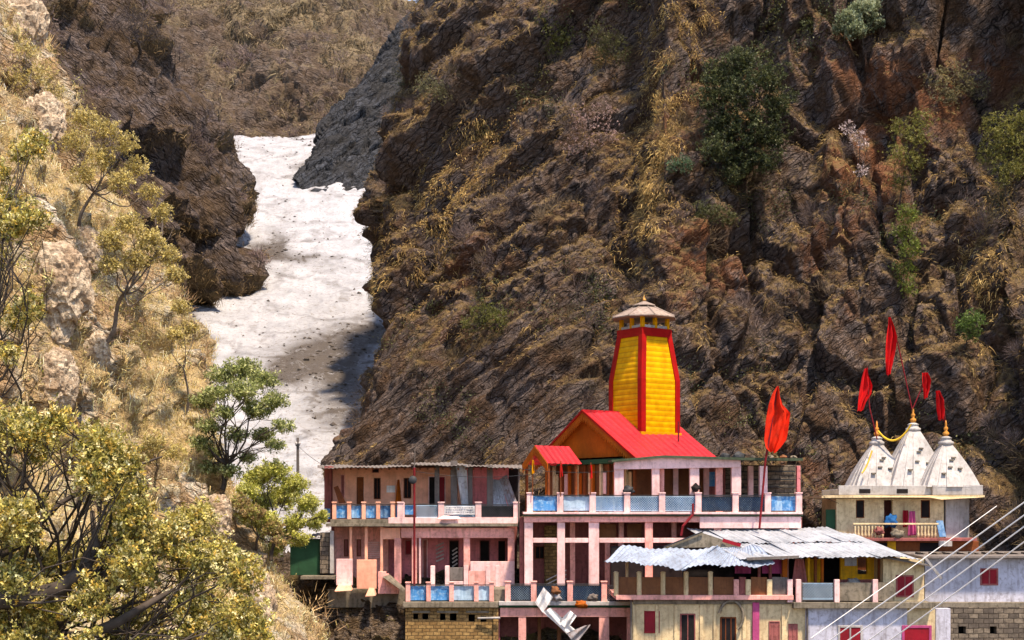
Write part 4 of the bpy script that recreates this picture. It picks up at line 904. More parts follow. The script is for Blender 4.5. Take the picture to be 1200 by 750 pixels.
# ================================================================== TEMPLE with yellow tower
A = R(35.3); k0 = 72.8
tc = P(755, 600, k0); TM = Matrix.Translation(tc) @ Matrix.Rotation(A, 4, 'Z')
tp = empty('temple', tc, 'temple with yellow and red tapering tower and red gabled roof', 'temple', None, A)
def tz(py, D=72.8): return (H0 - py) * D / F
def tparts(name, mat, m, parent=tp, label=None): return part(parent, name, mat, m, label)
zb, zk, zt = tz(515), tz(447), tz(388, 72.8)
S = 1.26; prof = [(zb, S * 1.0), (zk, S * 1.0), (zt, S * 0.735)]
def ring(s_, z): return [(-s_, -s_, z), (s_, -s_, z), (s_, s_, z), (-s_, s_, z)]
m = MB(TM); vs_ = sum([ring(s_ - .03, z) for z, s_ in prof], []); fs = [(i * 4 + k, i * 4 + (k + 1) % 4, i * 4 + 4 + (k + 1) % 4, i * 4 + 4 + k) for i in range(2) for k in range(4)] + [(0, 3, 2, 1), (8, 9, 10, 11)]
m.add(vs_, fs); tower = tparts('tower', 'yellow', m)
t = NT('yellow_tower_cladding', 0.55); vz = t.coord((0.15, 0.15, 1)); w = t.n.new('ShaderNodeTexWave'); w.bands_direction = 'Z'; w.inputs['Scale'].default_value = 1.15; w.inputs['Distortion'].default_value = 0.8; t.l.new(vz, w.inputs[0])
nn_ = t.noise(t.coord(), 2.5, 6, .6); base = t.mix(t.ramp(nn_, [(.35, 0.0), (.65, 1.0)]), srgb(200, 138, 10), srgb(224, 168, 20)); base = t.mix(t.ramp(w.outputs['Fac'], [(.02, .55), (.1, 0.0)]), base, srgb(150, 96, 10)); t.color(base); t.bump(w.outputs['Fac'], .4, .03); tower.data.materials[0] = t.m
# red corner boards and bands, standing proud
for sx, sy in ((-1, -1), (1, -1), (1, 1), (-1, 1)):
    m = MB(TM)
    for (z0, s0), (z1, s1) in zip(prof[:-1], prof[1:]):
        w_ = .27; bx = lambda s_, z: [(sx * (s_ + .03), sy * (s_ + .03), z), (sx * (s_ - w_), sy * (s_ + .03), z), (sx * (s_ - w_), sy * (s_ - w_), z), (sx * (s_ + .03), sy * (s_ - w_), z)]
        m.add(bx(s0, z0) + bx(s1, z1), [(0, 1, 5, 4), (1, 2, 6, 5), (2, 3, 7, 6), (3, 0, 4, 7), (0, 3, 2, 1), (4, 5, 6, 7)])
    tparts('corner_board', 'red', m, tower)
sT = S * .735
tparts('top_band', 'red', MB(TM).box(-sT - .07, sT + .07, -sT - .07, sT + .07, zt - .38, zt + .05), tower)
tparts('base_skirt', 'yellow', MB(TM).box(-S - .09, S + .09, -S - .09, S + .09, zb - .02, zb + .30), tower)
for sx, sy in ((-1, -1), (1, -1), (1, 1), (-1, 1), (0, -1), (-1, 0)): tparts('lantern_post', 'yellow', MB(TM).box(sx * (sT - .1) - .09, sx * (sT - .1) + .09, sy * (sT - .1) - .09, sy * (sT - .1) + .09, zt + .05, zt + .66), tower)
tparts('lantern_rail', 'white', MB(TM).box(-sT + .02, sT - .02, -sT + .02, sT - .02, zt + .05, zt + .2), tower)
ze = zt + .64; m = MB(TM); ro = 1.36
def pyr(m, c0, s0, z0, s1, z1, th=.05, n=8):
    r0 = [(s0 * math.cos(R(22.5 + 45 * k)), s0 * math.sin(R(22.5 + 45 * k)), z0) for k in range(n)]; r1 = [(s1 * math.cos(R(22.5 + 45 * k)), s1 * math.sin(R(22.5 + 45 * k)), z1) for k in range(n)]
    rb = [(x, y, z - th) for x, y, z in r0]
    m.add(rb + r0 + r1, [(k, (k + 1) % n, n + (k + 1) % n, n + k) for k in range(n)] + [(n + k, n + (k + 1) % n, 2 * n + (k + 1) % n, 2 * n + k) for k in range(n)] + [tuple(range(n))[::-1], tuple(range(2 * n, 3 * n))])
M['lanternroof'] = paint('weathered_grey_pink_sheet', srgb(150, 134, 124), .7, srgb(96, 80, 72), .8)
pyr(m, 0, 1.72, ze, .42, ze + .62); tparts('lantern_roof', 'lanternroof', m, tower)
m = MB(TM); pyr(m, 0, .62, ze + .66, .05, ze + .9, .04)
for k in range(8): m.beam((1.7 * math.cos(R(22.5 + 45 * k)), 1.7 * math.sin(R(22.5 + 45 * k)), ze + .02), (.42 * math.cos(R(22.5 + 45 * k)), .42 * math.sin(R(22.5 + 45 * k)), ze + .64), .05)
tparts('lantern_cap', 'lanternroof', m, tower); tparts('finial', 'gold', MB(TM).lathe((0, 0, ze + .88), [(.04, 0), (.08, .08), (.03, .16), (.01, .3)], 10), tower)
# hall roof
HM = Matrix.Translation((-.95, 0, 0)) @ TM
hx, hy = 2.45, 3.75; ez = tz(534, 68.5); rz_ = tz(485, 72.8); th = .09
def slope(sgn, x0, x1, yy, z0, z1, mat, seed):
    m = MB(HM); a = [(x0, sgn * yy, z0), (x1, sgn * yy, z0), (x1, 0, z1), (x0, 0, z1)]
    if sgn > 0: a = [a[1], a[0], a[3], a[2]]
    g = grid_sheet(a, 60, 14, lambda u, v: (0, 0, .018 * math.sin(u * 84) + .05 * math.sin(u * 9 + seed) * math.sin(v * 5)), .03)
    m.add(g.V, g.Fc); return m
rf = tparts('hall_roof', 'redroof', slope(-1, -hx - .35, hx + .3, hy + .3, ez - .15, rz_, 'redroof', 1)); tparts('hall_roof', 'redroof', slope(1, -hx - .35, hx + .3, hy + .3, ez - .15, rz_, 'redroof', 2))
tparts('ridge_cap', 'redroof', MB(HM).beam((-hx - .38, 0, rz_ + .03), (hx + .33, 0, rz_ + .03), .16, .08))
for sgn, x in ((-1, -hx), (1, hx)):
    m = MB(HM); m.prism([(x, -hy, ez), (x, hy, ez), (x, 0, rz_ - .08)], (.08 * -sgn, 0, 0)); tparts('gable', 'orange', m)
# scalloped barge boards of the gable
m = MB(HM); n = 26
for s_ in (-1, 1):
    for k in range(n):
        f0, f1 = k / n, (k + 1) / n; y0, y1 = s_ * (hy + .3) * (1 - f0), s_ * (hy + .3) * (1 - f1); z0, z1 = ez - .18 + (rz_ - ez + .15) * f0, ez - .18 + (rz_ - ez + .15) * f1
        m.prism([(-hx - .36, y0, z0), (-hx - .36, y1, z1), (-hx - .36, y1, z1 - .2), (-hx - .36, (y0 + y1) / 2, (z0 + z1) / 2 - .46), (-hx - .36, y0, z0 - .2)], (.05, 0, 0))
tparts('bargeboard', 'orange', m); m = MB(HM)
for s_ in (-1, 1): m.beam((-hx - .38, s_ * (hy + .3), ez - .12), (-hx - .38, 0, rz_ + .04), .07, .1)
tparts('verge', 'red', m)
tparts('eave_band', 'green', MB(HM).box(-hx - .3, hx + .2, -hy - .1, hy + .1, ez - .32, ez - .1)); 
# hall walls: posts and a carved dark screen
m = MB(HM); m.box(-hx + .25, hx, -hy + .35, hy - .2, tz(600, 72), ez - .33); hallw = tparts('hall_wall', 'brownpanel', m)
for k in range(12):
    y = -hy + .25 + k * (2 * hy - .4) / 11; tparts('hall_post', ['wood', 'cream', 'orange'][k % 3], MB(HM).box(-hx + .02, -hx + .18, y - .06, y + .06, tz(600, 72), ez - .33))
for k in range(7):
    y = -hy + .8 + k * (2 * hy - 1.6) / 6; part(hallw, 'carved_panel', ['cream', 'orange', 'palepink'][k % 3], MB(HM).box(-hx + .16, -hx + .22, y - .22, y + .22, tz(600, 72) + .9, ez - .75))
# porch
pm = Matrix.Translation(P(645, 600, 70.6)) @ Matrix.Rotation(A, 4, 'Z'); pz0, pz1 = tz(544, 70), tz(523, 70.6)
m = MB(pm); g = grid_sheet([(-.95, -1.05, pz0), (1.15, -1.05, pz0), (1.15, 0, pz1), (-.95, 0, pz1)], 24, 8, lambda u, v: (0, 0, .012 * math.sin(u * 40)), .03); m.add(g.V, g.Fc); g = grid_sheet([(1.15, 1.05, pz0), (-.95, 1.05, pz0), (-.95, 0, pz1), (1.15, 0, pz1)], 24, 8, lambda u, v: (0, 0, .012 * math.sin(u * 40)), .03); m.add(g.V, g.Fc)
porch = tparts('porch_roof', 'redroof', m); m = MB(pm); n = 9
for s_ in (-1, 1):
    for k in range(n):
        f0, f1 = k / n, (k + 1) / n; y0, y1 = s_ * 1.05 * (1 - f0), s_ * 1.05 * (1 - f1); z0, z1 = pz0 + (pz1 - pz0) * f0, pz0 + (pz1 - pz0) * f1
        m.prism([(-.98, y0, z0), (-.98, y1, z1), (-.98, y1, z1 - .2), (-.98, (y0 + y1) / 2, (z0 + z1) / 2 - .46), (-.98, y0, z0 - .2)], (.05, 0, 0))
part(porch, 'bargeboard', 'orange', m)
for x, y in ((-.8, -.9), (-.8, .9), (.9, -.9)): tparts('porch_post', 'wood', MB(pm).box(x - .06, x + .06, y - .06, y + .06, 0, pz0))

m = MB(TM).rod((0, -2.6, tz(520)), (0, -2.6, tz(497)), .04); tag(m.build('flagstaff', M['redpole']), 'short staff on the red roof in front of the tower', 'pole')

# ================================================================== FLAGS
def flag(pole_pts, flag_poly, D, label, mat='flagred', poler=.03, polemat='redpole', seed=1, rip=.12, name='flag'):
    """flag_poly: pixel rows [(y, xl, xr)...] top to bottom gives the hanging shape"""
    b = pole_pts[0]; root = thing(name, b[0], b[1], D, label, 'flag', 'flags on tall staffs around the shrines')
    m = MB()
    for a_, b_ in zip(pole_pts[:-1], pole_pts[1:]): m.rod(P(*a_, D), P(*b_, D), poler)
    part(root, 'staff', polemat, m)
    n = 10; vs_ = []; fs = []
    for side in (0, 1):
        for j, (y, xl, xr) in enumerate(flag_poly):
            for i in range(n + 1):
                u = i / n; rag = math.sin(j * 2.3 + seed) * (xr - xl) * .07 + math.sin(j * 5.1 + seed * 2) * .5; q = P(xl + (xr - xl + rag) * u, y + (1.2 * math.sin(u * 9 + seed) if j == len(flag_poly) - 1 else 0), D); q.y += -.06 + rip * 1.5 * math.sin(u * 13 + seed + j * .5) * (0.4 + u) + side * .012; vs_.append(q)
    r_ = len(flag_poly); n1 = r_ * (n + 1)
    for s_ in (0, 1):
        for j in range(r_ - 1):
            for i in range(n):
                a_ = s_ * n1 + j * (n + 1) + i; fs.append((a_, a_ + 1, a_ + n + 2, a_ + n + 1))
    m = MB(); m.add(vs_, fs); part(root, 'cloth', mat, m, None, True); return root
flag([(890, 619), (897, 540), (911, 453)], [(453, 910, 911), (462, 905, 914), (474, 901, 919), (484, 899, 925), (494, 897, 926), (505, 896, 922), (516, 895, 918), (525, 897, 914), (530, 903, 909)], D3 - .6, 'large bright orange-red flag on a tall red staff before the pavilion', 'flag', .05, 'redpole', 1, .16)
DF = 70
flag([(1028, 515), (1019, 478), (1016, 430)], [(432, 1013, 1017), (442, 1010, 1019), (452, 1008, 1021), (462, 1006, 1019), (472, 1005, 1014), (482, 1004, 1010)], DF, 'lowest left red flag hanging over the shrine spires', seed=2)
flag([(1069, 480), (1052, 402), (1042, 372)], [(372, 1041, 1043), (382, 1040, 1047), (395, 1038, 1049), (410, 1037, 1048), (424, 1037, 1045), (440, 1038, 1042)], DF + .3, 'topmost long narrow red flag above the middle spire', seed=3)
flag([(1070, 478), (1080, 455), (1084, 436)], [(437, 1080, 1085), (446, 1080, 1089), (456, 1081, 1088), (467, 1082, 1086)], DF + .6, 'small red flag just right of the middle spire finial', seed=4)
flag([(1108, 500), (1106, 475), (1099, 458)], [(458, 1096, 1100), (468, 1096, 1104), (480, 1097, 1106), (492, 1099, 1105)], DF + .1, 'dark red flag between the middle and right spires', seed=5)
for c, mt, lb, s_ in (((624, 580, 536), 'flagyellow', 'small yellow pennant at the porch above the blue balcony', 1), ((657, 582, 540), 'flagred', 'red pennant hanging right of the small porch roof', 2), ((692, 580, 542), 'flagred', 'thin red pennant on the pavilion balcony third post', 3)):
    x, y0, y1 = c; ft = thing('pennant', x, y0, D3 - .2, lb, 'flag', 'pennants on the balcony posts'); part(ft, 'staff', 'wood', MB().rod(P(x, y0, D3 - .2), P(x + .3, y1, D3 - .2), .025))
    part(ft, 'cloth', mt, grid_sheet([P(x - 1, y1 + 20, D3 - .22), P(x + 2.5, y1 + 18, D3 - .22), P(x + 1.5, y1 + 3, D3 - .22), P(x - .6, y1 + 3, D3 - .22)], 6, 8, ripple(.05, 9, 5, s_), .012))

# ================================================================== SHRINE with three spires
D4 = 68.5
sh = thing('shrine', 1060, 636, D4 + 2, 'small cream shrine with three whitewashed pyramidal spires', 'shrine')
part(sh, 'wall', 'cream', wall_holes(983, 1106, 584.2, 631, D4, .25, [(1003, 1013, 586, 607), (1036, 1046, 586, 631), (1079, 1090, 586, 607)]))
m = MB(); c0 = P(1108, 600, D4); n = 20; k = D4 / F; r_ = 38 * k; h1, h0 = (H0 - 584.2) * k + CZ, (H0 - 631) * k + CZ
pts = [Vector((c0.x + math.sin(t) * r_, D4 + 1.55 - math.cos(t) * 1.6, 0)) for t in [i * R(118) / n for i in range(n + 1)]]
poly = [Vector((q.x, q.y, h0)) for q in pts] + [Vector((c0.x, D4 + 3.5, h0))]; m.prism(poly, (0, 0, h1 - h0)); part(sh, 'apse_wall', 'white', m)
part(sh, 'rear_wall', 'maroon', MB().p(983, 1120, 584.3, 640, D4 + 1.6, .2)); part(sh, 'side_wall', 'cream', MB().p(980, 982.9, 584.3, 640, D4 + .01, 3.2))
m = MB(); m.prism([P(963, 583.5, D4 - .5), P(1090, 583, D4 - .9), P(1104, 585.5, D4 - .9), P(1154, 582.5, D4 - .5), P(1154, 580.2, D4 - .5), P(963, 580.5, D4 - .5)], (0, 4.6, 0)); part(sh, 'eave_slab', 'cream', m)
part(sh, 'parapet', 'white', MB().p(983, 1091, 569, 580, D4 - .15, .25)); part(sh, 'parapet', 'white', MB().p(1093, 1152, 568.5, 580, D4 - .4, .25)); part(sh, 'roof_deck', 'white', MB().p(984, 1151, 573, 580, D4 + .15, 4))
for xa, xb in ((1007, 1020), (1051, 1064)): part(sh, 'parapet_opening_shade', 'dark', MB().p(xa, xb, 573, 578, D4 - .17, .03))  # solid black blocks on the parapet, shade of the openings painted
for a, b in ((1003, 1013), (1079, 1090)): window(sh, a, b, 586, 607, D4 + .1, 'dark', 'wood', 0)
def spire(cx, ytop, ybase, D, half, label=None):
    k = D / F; c = P(cx, ybase, D); H_ = (ybase - ytop) * k; hw = half * k; m = MB(); prof = []
    NB = 12
    def plan(s_):   # stepped ratha plan
        a, b, e = s_, s_ * .62, s_ * .30; d1_, d2_ = s_ * .055, s_ * .11
        q = [(-e, -a - d2_), (e, -a - d2_), (e, -a - d1_), (b, -a - d1_), (b, -a), (a, -a), (a, -b), (a + d1_, -b), (a + d1_, -e), (a + d2_, -e)]
        out = []
        for r4 in range(4):
            for x, y in q:
                for _ in range(r4): x, y = -y, x
                out.append((x, y))
        return out
    rings = []
    for i in range(NB + 1):
        f = i / NB; s_ = hw * (1 - f * .80 + .05 * math.sin(f * math.pi)); rings.append([(c.x + x, c.y + y, c.z + f * H_) for x, y in plan(s_ * .86)])
    npt = len(rings[0]); vs_ = sum(rings, []); fs = [(i * npt + k_, i * npt + (k_ + 1) % npt, (i + 1) * npt + (k_ + 1) % npt, (i + 1) * npt + k_) for i in range(NB) for k_ in range(npt)] + [tuple(range(npt))[::-1], tuple(range(NB * npt, (NB + 1) * npt))]
    m.add(vs_, fs); sp = part(sh, 'spire', 'white', m)
    top = c + Vector((0, 0, H_)); part(sp, 'crown_stone', 'white', MB().lathe(top, [(.27, -.03), (.37, .06), (.37, .17), (.27, .22), (.25, .32), (.30, .36), (.14, .44)], 18), None, True)
    part(sp, 'finial', 'gold', MB().lathe(top + Vector((0, 0, .43)), [(.07, 0), (.15, .1), (.16, .18), (.06, .28), (.1, .36), (.11, .42), (.04, .52), (.06, .6), (.015, .8)], 12), None, True)
    for fx, fz in ((-.42, .30), (.05, .62), (-.12, .45), (.42, .42), (.3, .68)):
        z = c.z + fz * H_; yy = c.y - hw * (1 - fz * .8) * .98 - .02; mm = MB(); mm.box(c.x + fx * hw * (1 - fz) - .1, c.x + fx * hw * (1 - fz) + .1, yy - .12, yy + .2, z, z + .07, 0); part(sp, 'ledge_brick', 'conc', mm)
    return sp
spire(1027.5, 522, 571, D4 + 2.6, 37); spire(1070, 506, 572, D4 + 2.2, 40); spire(1108.5, 522, 571, D4 + .95, 36)
tag(tubes('marigold_garland', [(np.array([P(1029 + 39 * u, 505 + 60 * u * (1 - u) - 8 * u, D4 + 2.2 - u) for u in np.linspace(0, 1, 14)]), np.full(14, .05))], plain('marigold', srgb(224, 180, 60), .8)), 'yellow garland strung between the left and middle spires', 'garland')
tag(tubes('marigold_garland', [(np.array([P(1022 - 12 * u, 528 + 26 * u + 4 * math.sin(u * 3), D4 + .9 - u * .2) for u in np.linspace(0, 1, 8)]), np.full(8, .045))], plain('marigold', srgb(214, 170, 70), .8)), 'yellow garland lying on the left spire face', 'garland')
# balustrade in front of the shrine
sb = thing('shrine_railing', 1050, 632, D4 - .8, 'cream baluster railing and red-edged terrace before the shrine', 'railing')
part(sb, 'red_edge', 'maroon', MB().p(1002, 1145, 630.5, 634, D4 - 1.0, 1.0)); part(sb, 'top_rail', 'cream', MB().p(1000, 1100, 613, 615, D4 - .8, .14)); 
for x in list(range(1002, 1035, 4)) + list(range(1076, 1100, 4)): part(sb, 'baluster', 'cream', MB().lathe(P(x, 630.4, D4 - .72), [(.05, 0), (.07, .15), (.035, .3), (.06, .5), (.05, .64)], 8), None, True)
part(sb, 'undercroft_post', 'yellowwall', MB().p(1040, 1050, 634.3, 668, D4 - .6, .08)); part(sb, 'undercroft_wall', 'wood', MB().p(1004, 1147, 634.2, 668, D4 - .5, .3)); 
for a, b in ((1012, 1048), (1078, 1100)): part(sb, 'undercroft_opening_shade', 'dark', MB().p(a, b, 636, 650, D4 - .53, .04))  # closed dark boxes, colour imitates the shade under the terrace
part(sb, 'undercroft_wall', 'maroon', MB().p(966, 1004, 634, 668, D4 - .3, .3))
tag(MB().p(968, 982, 597, 620, D4 + .2, .06).build('green_door', M['green']), 'dark green panel at the left side of the shrine', 'door')
def hang(c, D, mat, label, sd_=1, name='hanging_cloth'):
    o = grid_sheet([P(c[0] - c[3] * .3, c[2], D), P(c[1] + c[3] * .2, c[2] - 1, D), P(c[1] - c[3], c[4], D), P(c[0] + c[3], c[4], D)], 14, 16, ripple(.06, 13, 4, sd_), .015).build(name, M[mat], None, None, True); tag(o, label, 'cloth')
bundle(1044, 611, D4 - .5, .34, 'bluecloth', 'bright blue cloth bag hanging before the dark shrine doorway', .85, 'cloth_bag', 'bag')
hang((1064, 1073, 628, 1, 599), D4 - .4, 'magenta', 'crimson pink cloth hanging left of the shrine window', 2); hang((1058, 1064, 618, 0, 598), D4 - .35, 'crimson', 'narrow dark red cloth beside the pink cloth on the shrine', 5); bundle(1052, 626, D4 - .9, .2, 'conc', 'pale green-white bundle at the foot of the shrine doorway', 1.4); bundle(1030, 622, D4 - .9, .2, 'maroon', 'maroon bundle on the shrine railing left of the blue bag')
o = MB().prism([P(1097, 610, D4 - .5), P(1105, 610, D4 - .5), P(1109, 629, D4 - .9), P(1101, 629, D4 - .9)], (0, .05, 0)).build('blue_board', M['blue2']); tag(o, 'dark blue board leaning on the white apse of the shrine', 'board')

# ================================================================== MARKET SHED, TIN ROOFS, CREAM HOUSE
D5 = 63.0
ch = thing('terrace_house', 850, 752, D5 + 2, 'cream house with crimson and plum windows under a terrace of brown boards', 'house')
part(ch, 'wall', 'cream', wall_holes(740, 944, 706, 800, D5, .3, [])); part(ch, 'wall', 'lavender', wall_holes(944, 1063, 712, 800, D5 - .1, .3, []), 'whitish lavender right part of the wall'); part(ch, 'wall', 'cream', wall_holes(1063, 1096, 712, 800, D5 - .05, .3, []), 'cream right end of the wall')
part(ch, 'floor_slab', 'pink', MB().p(722, 930, 697.5, 703, D5 - .35, 5)); part(ch, 'slab_edge', 'conc', MB().p(742, 944, 703.1, 708, D5 - .1, .4)); part(ch, 'slab_edge', 'conc', MB().p(930.2, 1094, 706, 713, D5 - .4, 5), 'crumbling grey slab edge')
window(ch, 755, 773, 716, 742, D5, 'crimson', 'crimson', 2); window(ch, 797, 815, 719, 770, D5, 'dark', 'maroon', 1); window(ch, 844, 863, 723, 770, D5, 'dark', 'wood', 2); window(ch, 901, 914, 728, 770, D5, 'maroon', 'maroon', 1); window(ch, 924, 935, 731, 770, D5, 'maroon', 'maroon', 1); window(ch, 982, 1011, 733, 775, D5 - .1, 'crimson', 'white', 1); window(ch, 1057, 1092, 733, 775, D5 - .1, 'crimson', 'magenta', 0)
part(ch, 'pilaster', 'magenta', MB().p(882, 890, 706, 800, D5 - .14, .12)); 
for xx in (744, 770, 792, 822, 838, 872, 918): part(ch, 'pilaster', 'cream', MB().p(xx - 2, xx + 2, 709, 800, D5 - .07, .07))
# arch of pipe
pa = np.array([P(857 + 14 * math.cos(t), 722 - 18 * math.sin(t), D5 - .2) for t in np.linspace(R(-60), R(170), 16)])
part_pipe = tubes('water_pipe', [(pa, np.full(16, .07))], M['conc']); tag(part_pipe, 'curved grey stain-coloured pipe on the cream wall', 'pipe')
bp = [722, 749, 777, 804, 832.5]; terr = [(b, 'cream') for b in bp] + [(863, 'pink'), (877, 'cream'), (902, 'cream'), (926, 'palepink'), (936, 'palepink'), (981, 'palepink'), (1026, 'palepink')]
for k_, (x, mt) in enumerate(terr): 
    yt_ = 672 + max(0, k_) * .9; part(ch, 'terrace_post', mt, MB().lathe(P(x, 698 + (k_ > 7) * 7, D5 - .2), [(.11, 0), (.11, 1.0 + 0), (.13, 1.02), (.06, 1.08)], 8) if k_ < 5 else MB().p(x - 3, x + 3, 679, 698 + (k_ > 7) * 8, D5 - .3, .22))
for a, b, mt in ((725, 746, 'brownpanel'), (752, 774, 'brownpanel'), (780, 801, 'brownpanel'), (807, 830, 'brownpanel'), (836, 860, 'brownpanel'), (866, 874, 'maroon'), (880, 899, 'brownpanel'), (905, 923, 'greypost'), (939, 978, 'slate'), (984, 1023, 'conc'), (1029, 1048, 'conc')):
    sh_ = 7 if a > 930 else 0
    part(ch, 'terrace_panel', mt, grid_sheet([P(a, 697 + sh_, D5 - .12), P(b, 697 + sh_, D5 - .12), P(b, 676.5 + sh_ * .9, D5 - .12), P(a, 676 + sh_ * .9, D5 - .12)], 8, 4, ripple(.02, 7, 5, a), .03))
part(ch, 'lattice_panel', 'paleblue', lattice(941, 976, 684, 702, D5 - .2, 3.4, .02))
# yellow shed beneath the big tin roof
ys = thing('market_shed', 930, 690, D5 + 3, 'yellow-walled stall building under the long white corrugated roof', 'shed')
part(ys, 'wall', 'yellowwall', wall_holes(985, 1030, 652, 700, D5 + 2.0, .2, [(1005, 1016, 653, 673)])); part(ys, 'wall', 'yellowwall', MB().p(1033, 1050, 650, 698, D5 + 1.2, .2)); part(ys, 'dado', 'maroon', MB().p(985, 1029, 679, 688, D5 + 1.95, .05)); part(ys, 'poster', 'lavender', MB().p(990, 1004, 653, 663, D5 + 1.94, .03))
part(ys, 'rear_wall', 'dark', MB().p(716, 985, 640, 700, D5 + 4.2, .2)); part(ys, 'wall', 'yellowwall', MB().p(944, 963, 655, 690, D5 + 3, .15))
for xx, mt, w_ in ((920, 'orange', 6), (948, 'yellowwall', 3), (956, 'wood', 3), (964, 'orange', 3), (1031, 'wood', 3), (890, 'maroon', 3), (903, 'maroon', 3), (800, 'greypost', 2), (735, 'cream', 3)): part(ys, 'post', mt, MB().p(xx - w_ / 2, xx + w_ / 2, 650, 694, D5 + .9, .2))
for a, b in ((861, 880), (893, 916)): part(ys, 'curtain', 'magenta', grid_sheet([P(a, 672, D5 + 1.2), P(b, 672, D5 + 1.2), P(b, 652, D5 + 1.2), P(a, 652, D5 + 1.2)], 12, 6, ripple(.03, 16, 5, 2), .012))
part(ys, 'cloth_screen', 'dark', MB().p(806, 860, 660, 680, D5 + 1.5, .05))
rr = random.Random(77)
def sheets(name, mat, bl, br, tr, tl, n, rows_, seed, amp=.022, over=.12):
    rr = random.Random(seed)
    for j in range(rows_):
        for i in range(n):
            u0, u1 = i / n - .004, (i + 1) / n + .012; v0, v1 = j / rows_ - (.03 if j else 0), (j + 1) / rows_
            L_ = lambda u, v: bl.lerp(br, u).lerp(tl.lerp(tr, u), v)
            dz = Vector((0, 0, .03 * (i % 2) + .045 * j + rr.uniform(-.01, .01))); e = (bl - tl).normalized() * rr.uniform(0, over) * (j == 0)
            q = [L_(u0, v0) + dz + e, L_(u1, v0) + dz + e + Vector((0, 0, rr.uniform(-.02, .03))), L_(u1, v1) + dz, L_(u0, v1) + dz]
            part(ys, name, mat, corrugated(q, .21, amp, seed + i + 10 * j, .025, 8), None)
sheets('roof_sheet', 'tinroof', P(868, 655, D5 - .5), P(1052, 652, D5 - .5), P(968, 620, D5 + 4.5), P(805, 621, D5 + 4.5), 8, 2, 11)
part(ys, 'roof_sheet', 'tinroof', corrugated([P(1050, 652, D5 - .5), P(1082, 657, D5 - .5), P(1000, 627, D5 + 4.5), P(966, 620, D5 + 4.5)], .2, .02, 12, .03, 8, .06), 'narrow right wing of the tin roof')
part(ys, 'lower_roof', 'tinblue', corrugated([P(706, 656, D5 - .8), P(802, 668, D5 - 1.1), P(842, 641, D5 + 1.0), P(728, 642.5, D5 + 1.0)], .22, .028, 13, .09, 12, .22), 'sagging left sheet of the lower roof with ragged front edge')
part(ys, 'lower_roof', 'tinblue', corrugated([P(800, 666.5, D5 - 1.0), P(906, 660, D5 - .8), P(886, 641, D5 + 1.02), P(840, 640.5, D5 + 1.02)], .22, .028, 17, .09, 12, .22), 'right sheet of the lower roof overlapping the left one')
m = MB(); m.prism([P(778, 642, D5 + 1.1), P(870, 641, D5 + 1.1), P(846, 632, D5 + 1.1), P(822, 624, D5 + 1.1)], (0, .1, 0)); part(ys, 'gable', 'conc', m); part(ys, 'gable_board', 'crimson', MB().beam(P(847, 633, D5 + 1), P(868, 639, D5 + .9), .16, .05)); part(ys, 'fascia', 'slate', MB().beam(P(875, 655, D5 - .62), P(936, 652.5, D5 - .62), .12)); part(ys, 'rafter', 'ironblack', MB().beam(P(778, 641, D5 + 1), P(824, 623, D5 + 1), .06)); part(ys, 'rafter', 'ironblack', MB().beam(P(886, 642, D5 + .8), P(910, 654, D5 - .5), .08))
hang((928, 946, 688, 4, 655), D5 + .7, 'maroon', 'dark maroon cloth hanging from the stall roof', 3)
bundle(1000, 684, D5 + 1.2, .24, 'white', 'small whitish bundle in the yellow stall', 1.1)
# white hut
wh = thing('hut', 1060, 705, D5 + 1, 'small cream hut with dark red window beside the yellow stall', 'hut')
part(wh, 'wall', 'cream', wall_holes(1035, 1083, 655, 712, D5 + .4, 2.6, [])); window(wh, 1050, 1071, 674, 700, D5 + .4, 'crimson', 'maroon', 1)
m = MB(); m.prism([P(1026, 652, D5 - .2), P(1090, 664, D5 - .2), P(1090, 662.5, D5 - .2), P(1026, 650, D5 - .2)], (0, 3.6, .2)); part(wh, 'roof', 'slate', m)
# lavender house and stone house
lh = thing('lavender_house', 1150, 705, D5 + 2, 'pale lavender house with one small red window, right edge', 'house')
part(lh, 'wall', 'lavender', wall_holes(1084, 1300, 655, 711, D5 + 1.2, 3.2, [])); window(lh, 1149, 1170, 666, 686, D5 + 1.2, 'crimson', 'maroon', 1)
m = MB(); m.prism([P(1080, 654.5, D5 + .6), P(1300, 654, D5 + .6), P(1300, 651.5, D5 + .6), P(1080, 652, D5 + .6)], (0, 4.4, .1)); part(lh, 'roof', 'slate', m); part(lh, 'ledge', 'conc', MB().p(1084, 1300, 706, 711.5, D5 + .7, .6))
part(lh, 'broken_edge', 'white', (lambda m: [m.beam(P(1083 + 3 * k, 652 + k * 4, D5 + .3), P(1102 + k, 676 + k * 2, D5 + .5), .1, .05) for k in range(2)] and m)(MB()))
sn = thing('stone_house', 1150, 752, D5 + 1, 'dark stone masonry house below the lavender house', 'house')
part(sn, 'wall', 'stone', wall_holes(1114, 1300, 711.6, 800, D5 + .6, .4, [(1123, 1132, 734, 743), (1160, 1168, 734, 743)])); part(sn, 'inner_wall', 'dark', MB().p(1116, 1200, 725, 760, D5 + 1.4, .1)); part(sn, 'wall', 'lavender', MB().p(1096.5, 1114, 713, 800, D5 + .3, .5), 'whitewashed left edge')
# rubble on the ledges
tag(MB().rod(P(1108, 640, D5 + 3), P(1108, 634, D5 + 3), .3, 10).build('water_tank', M['white']), 'small white tank behind the tin roof near the shrine', 'tank')
o = MB()
for k in range(26):
    x = 1070 + k * 5.2; o.prism([P(x, 653, D5 + 2 + (k % 3) * .4), P(x + 5, 653.5, D5 + 2), P(x + 4, 650 - (k * 7 % 4), D5 + 2.2), P(x + 1, 649 - (k * 5 % 3), D5 + 2.2)], (0, .5, 0))
tag(o.build('rubble', M['stone']), kind='stuff')

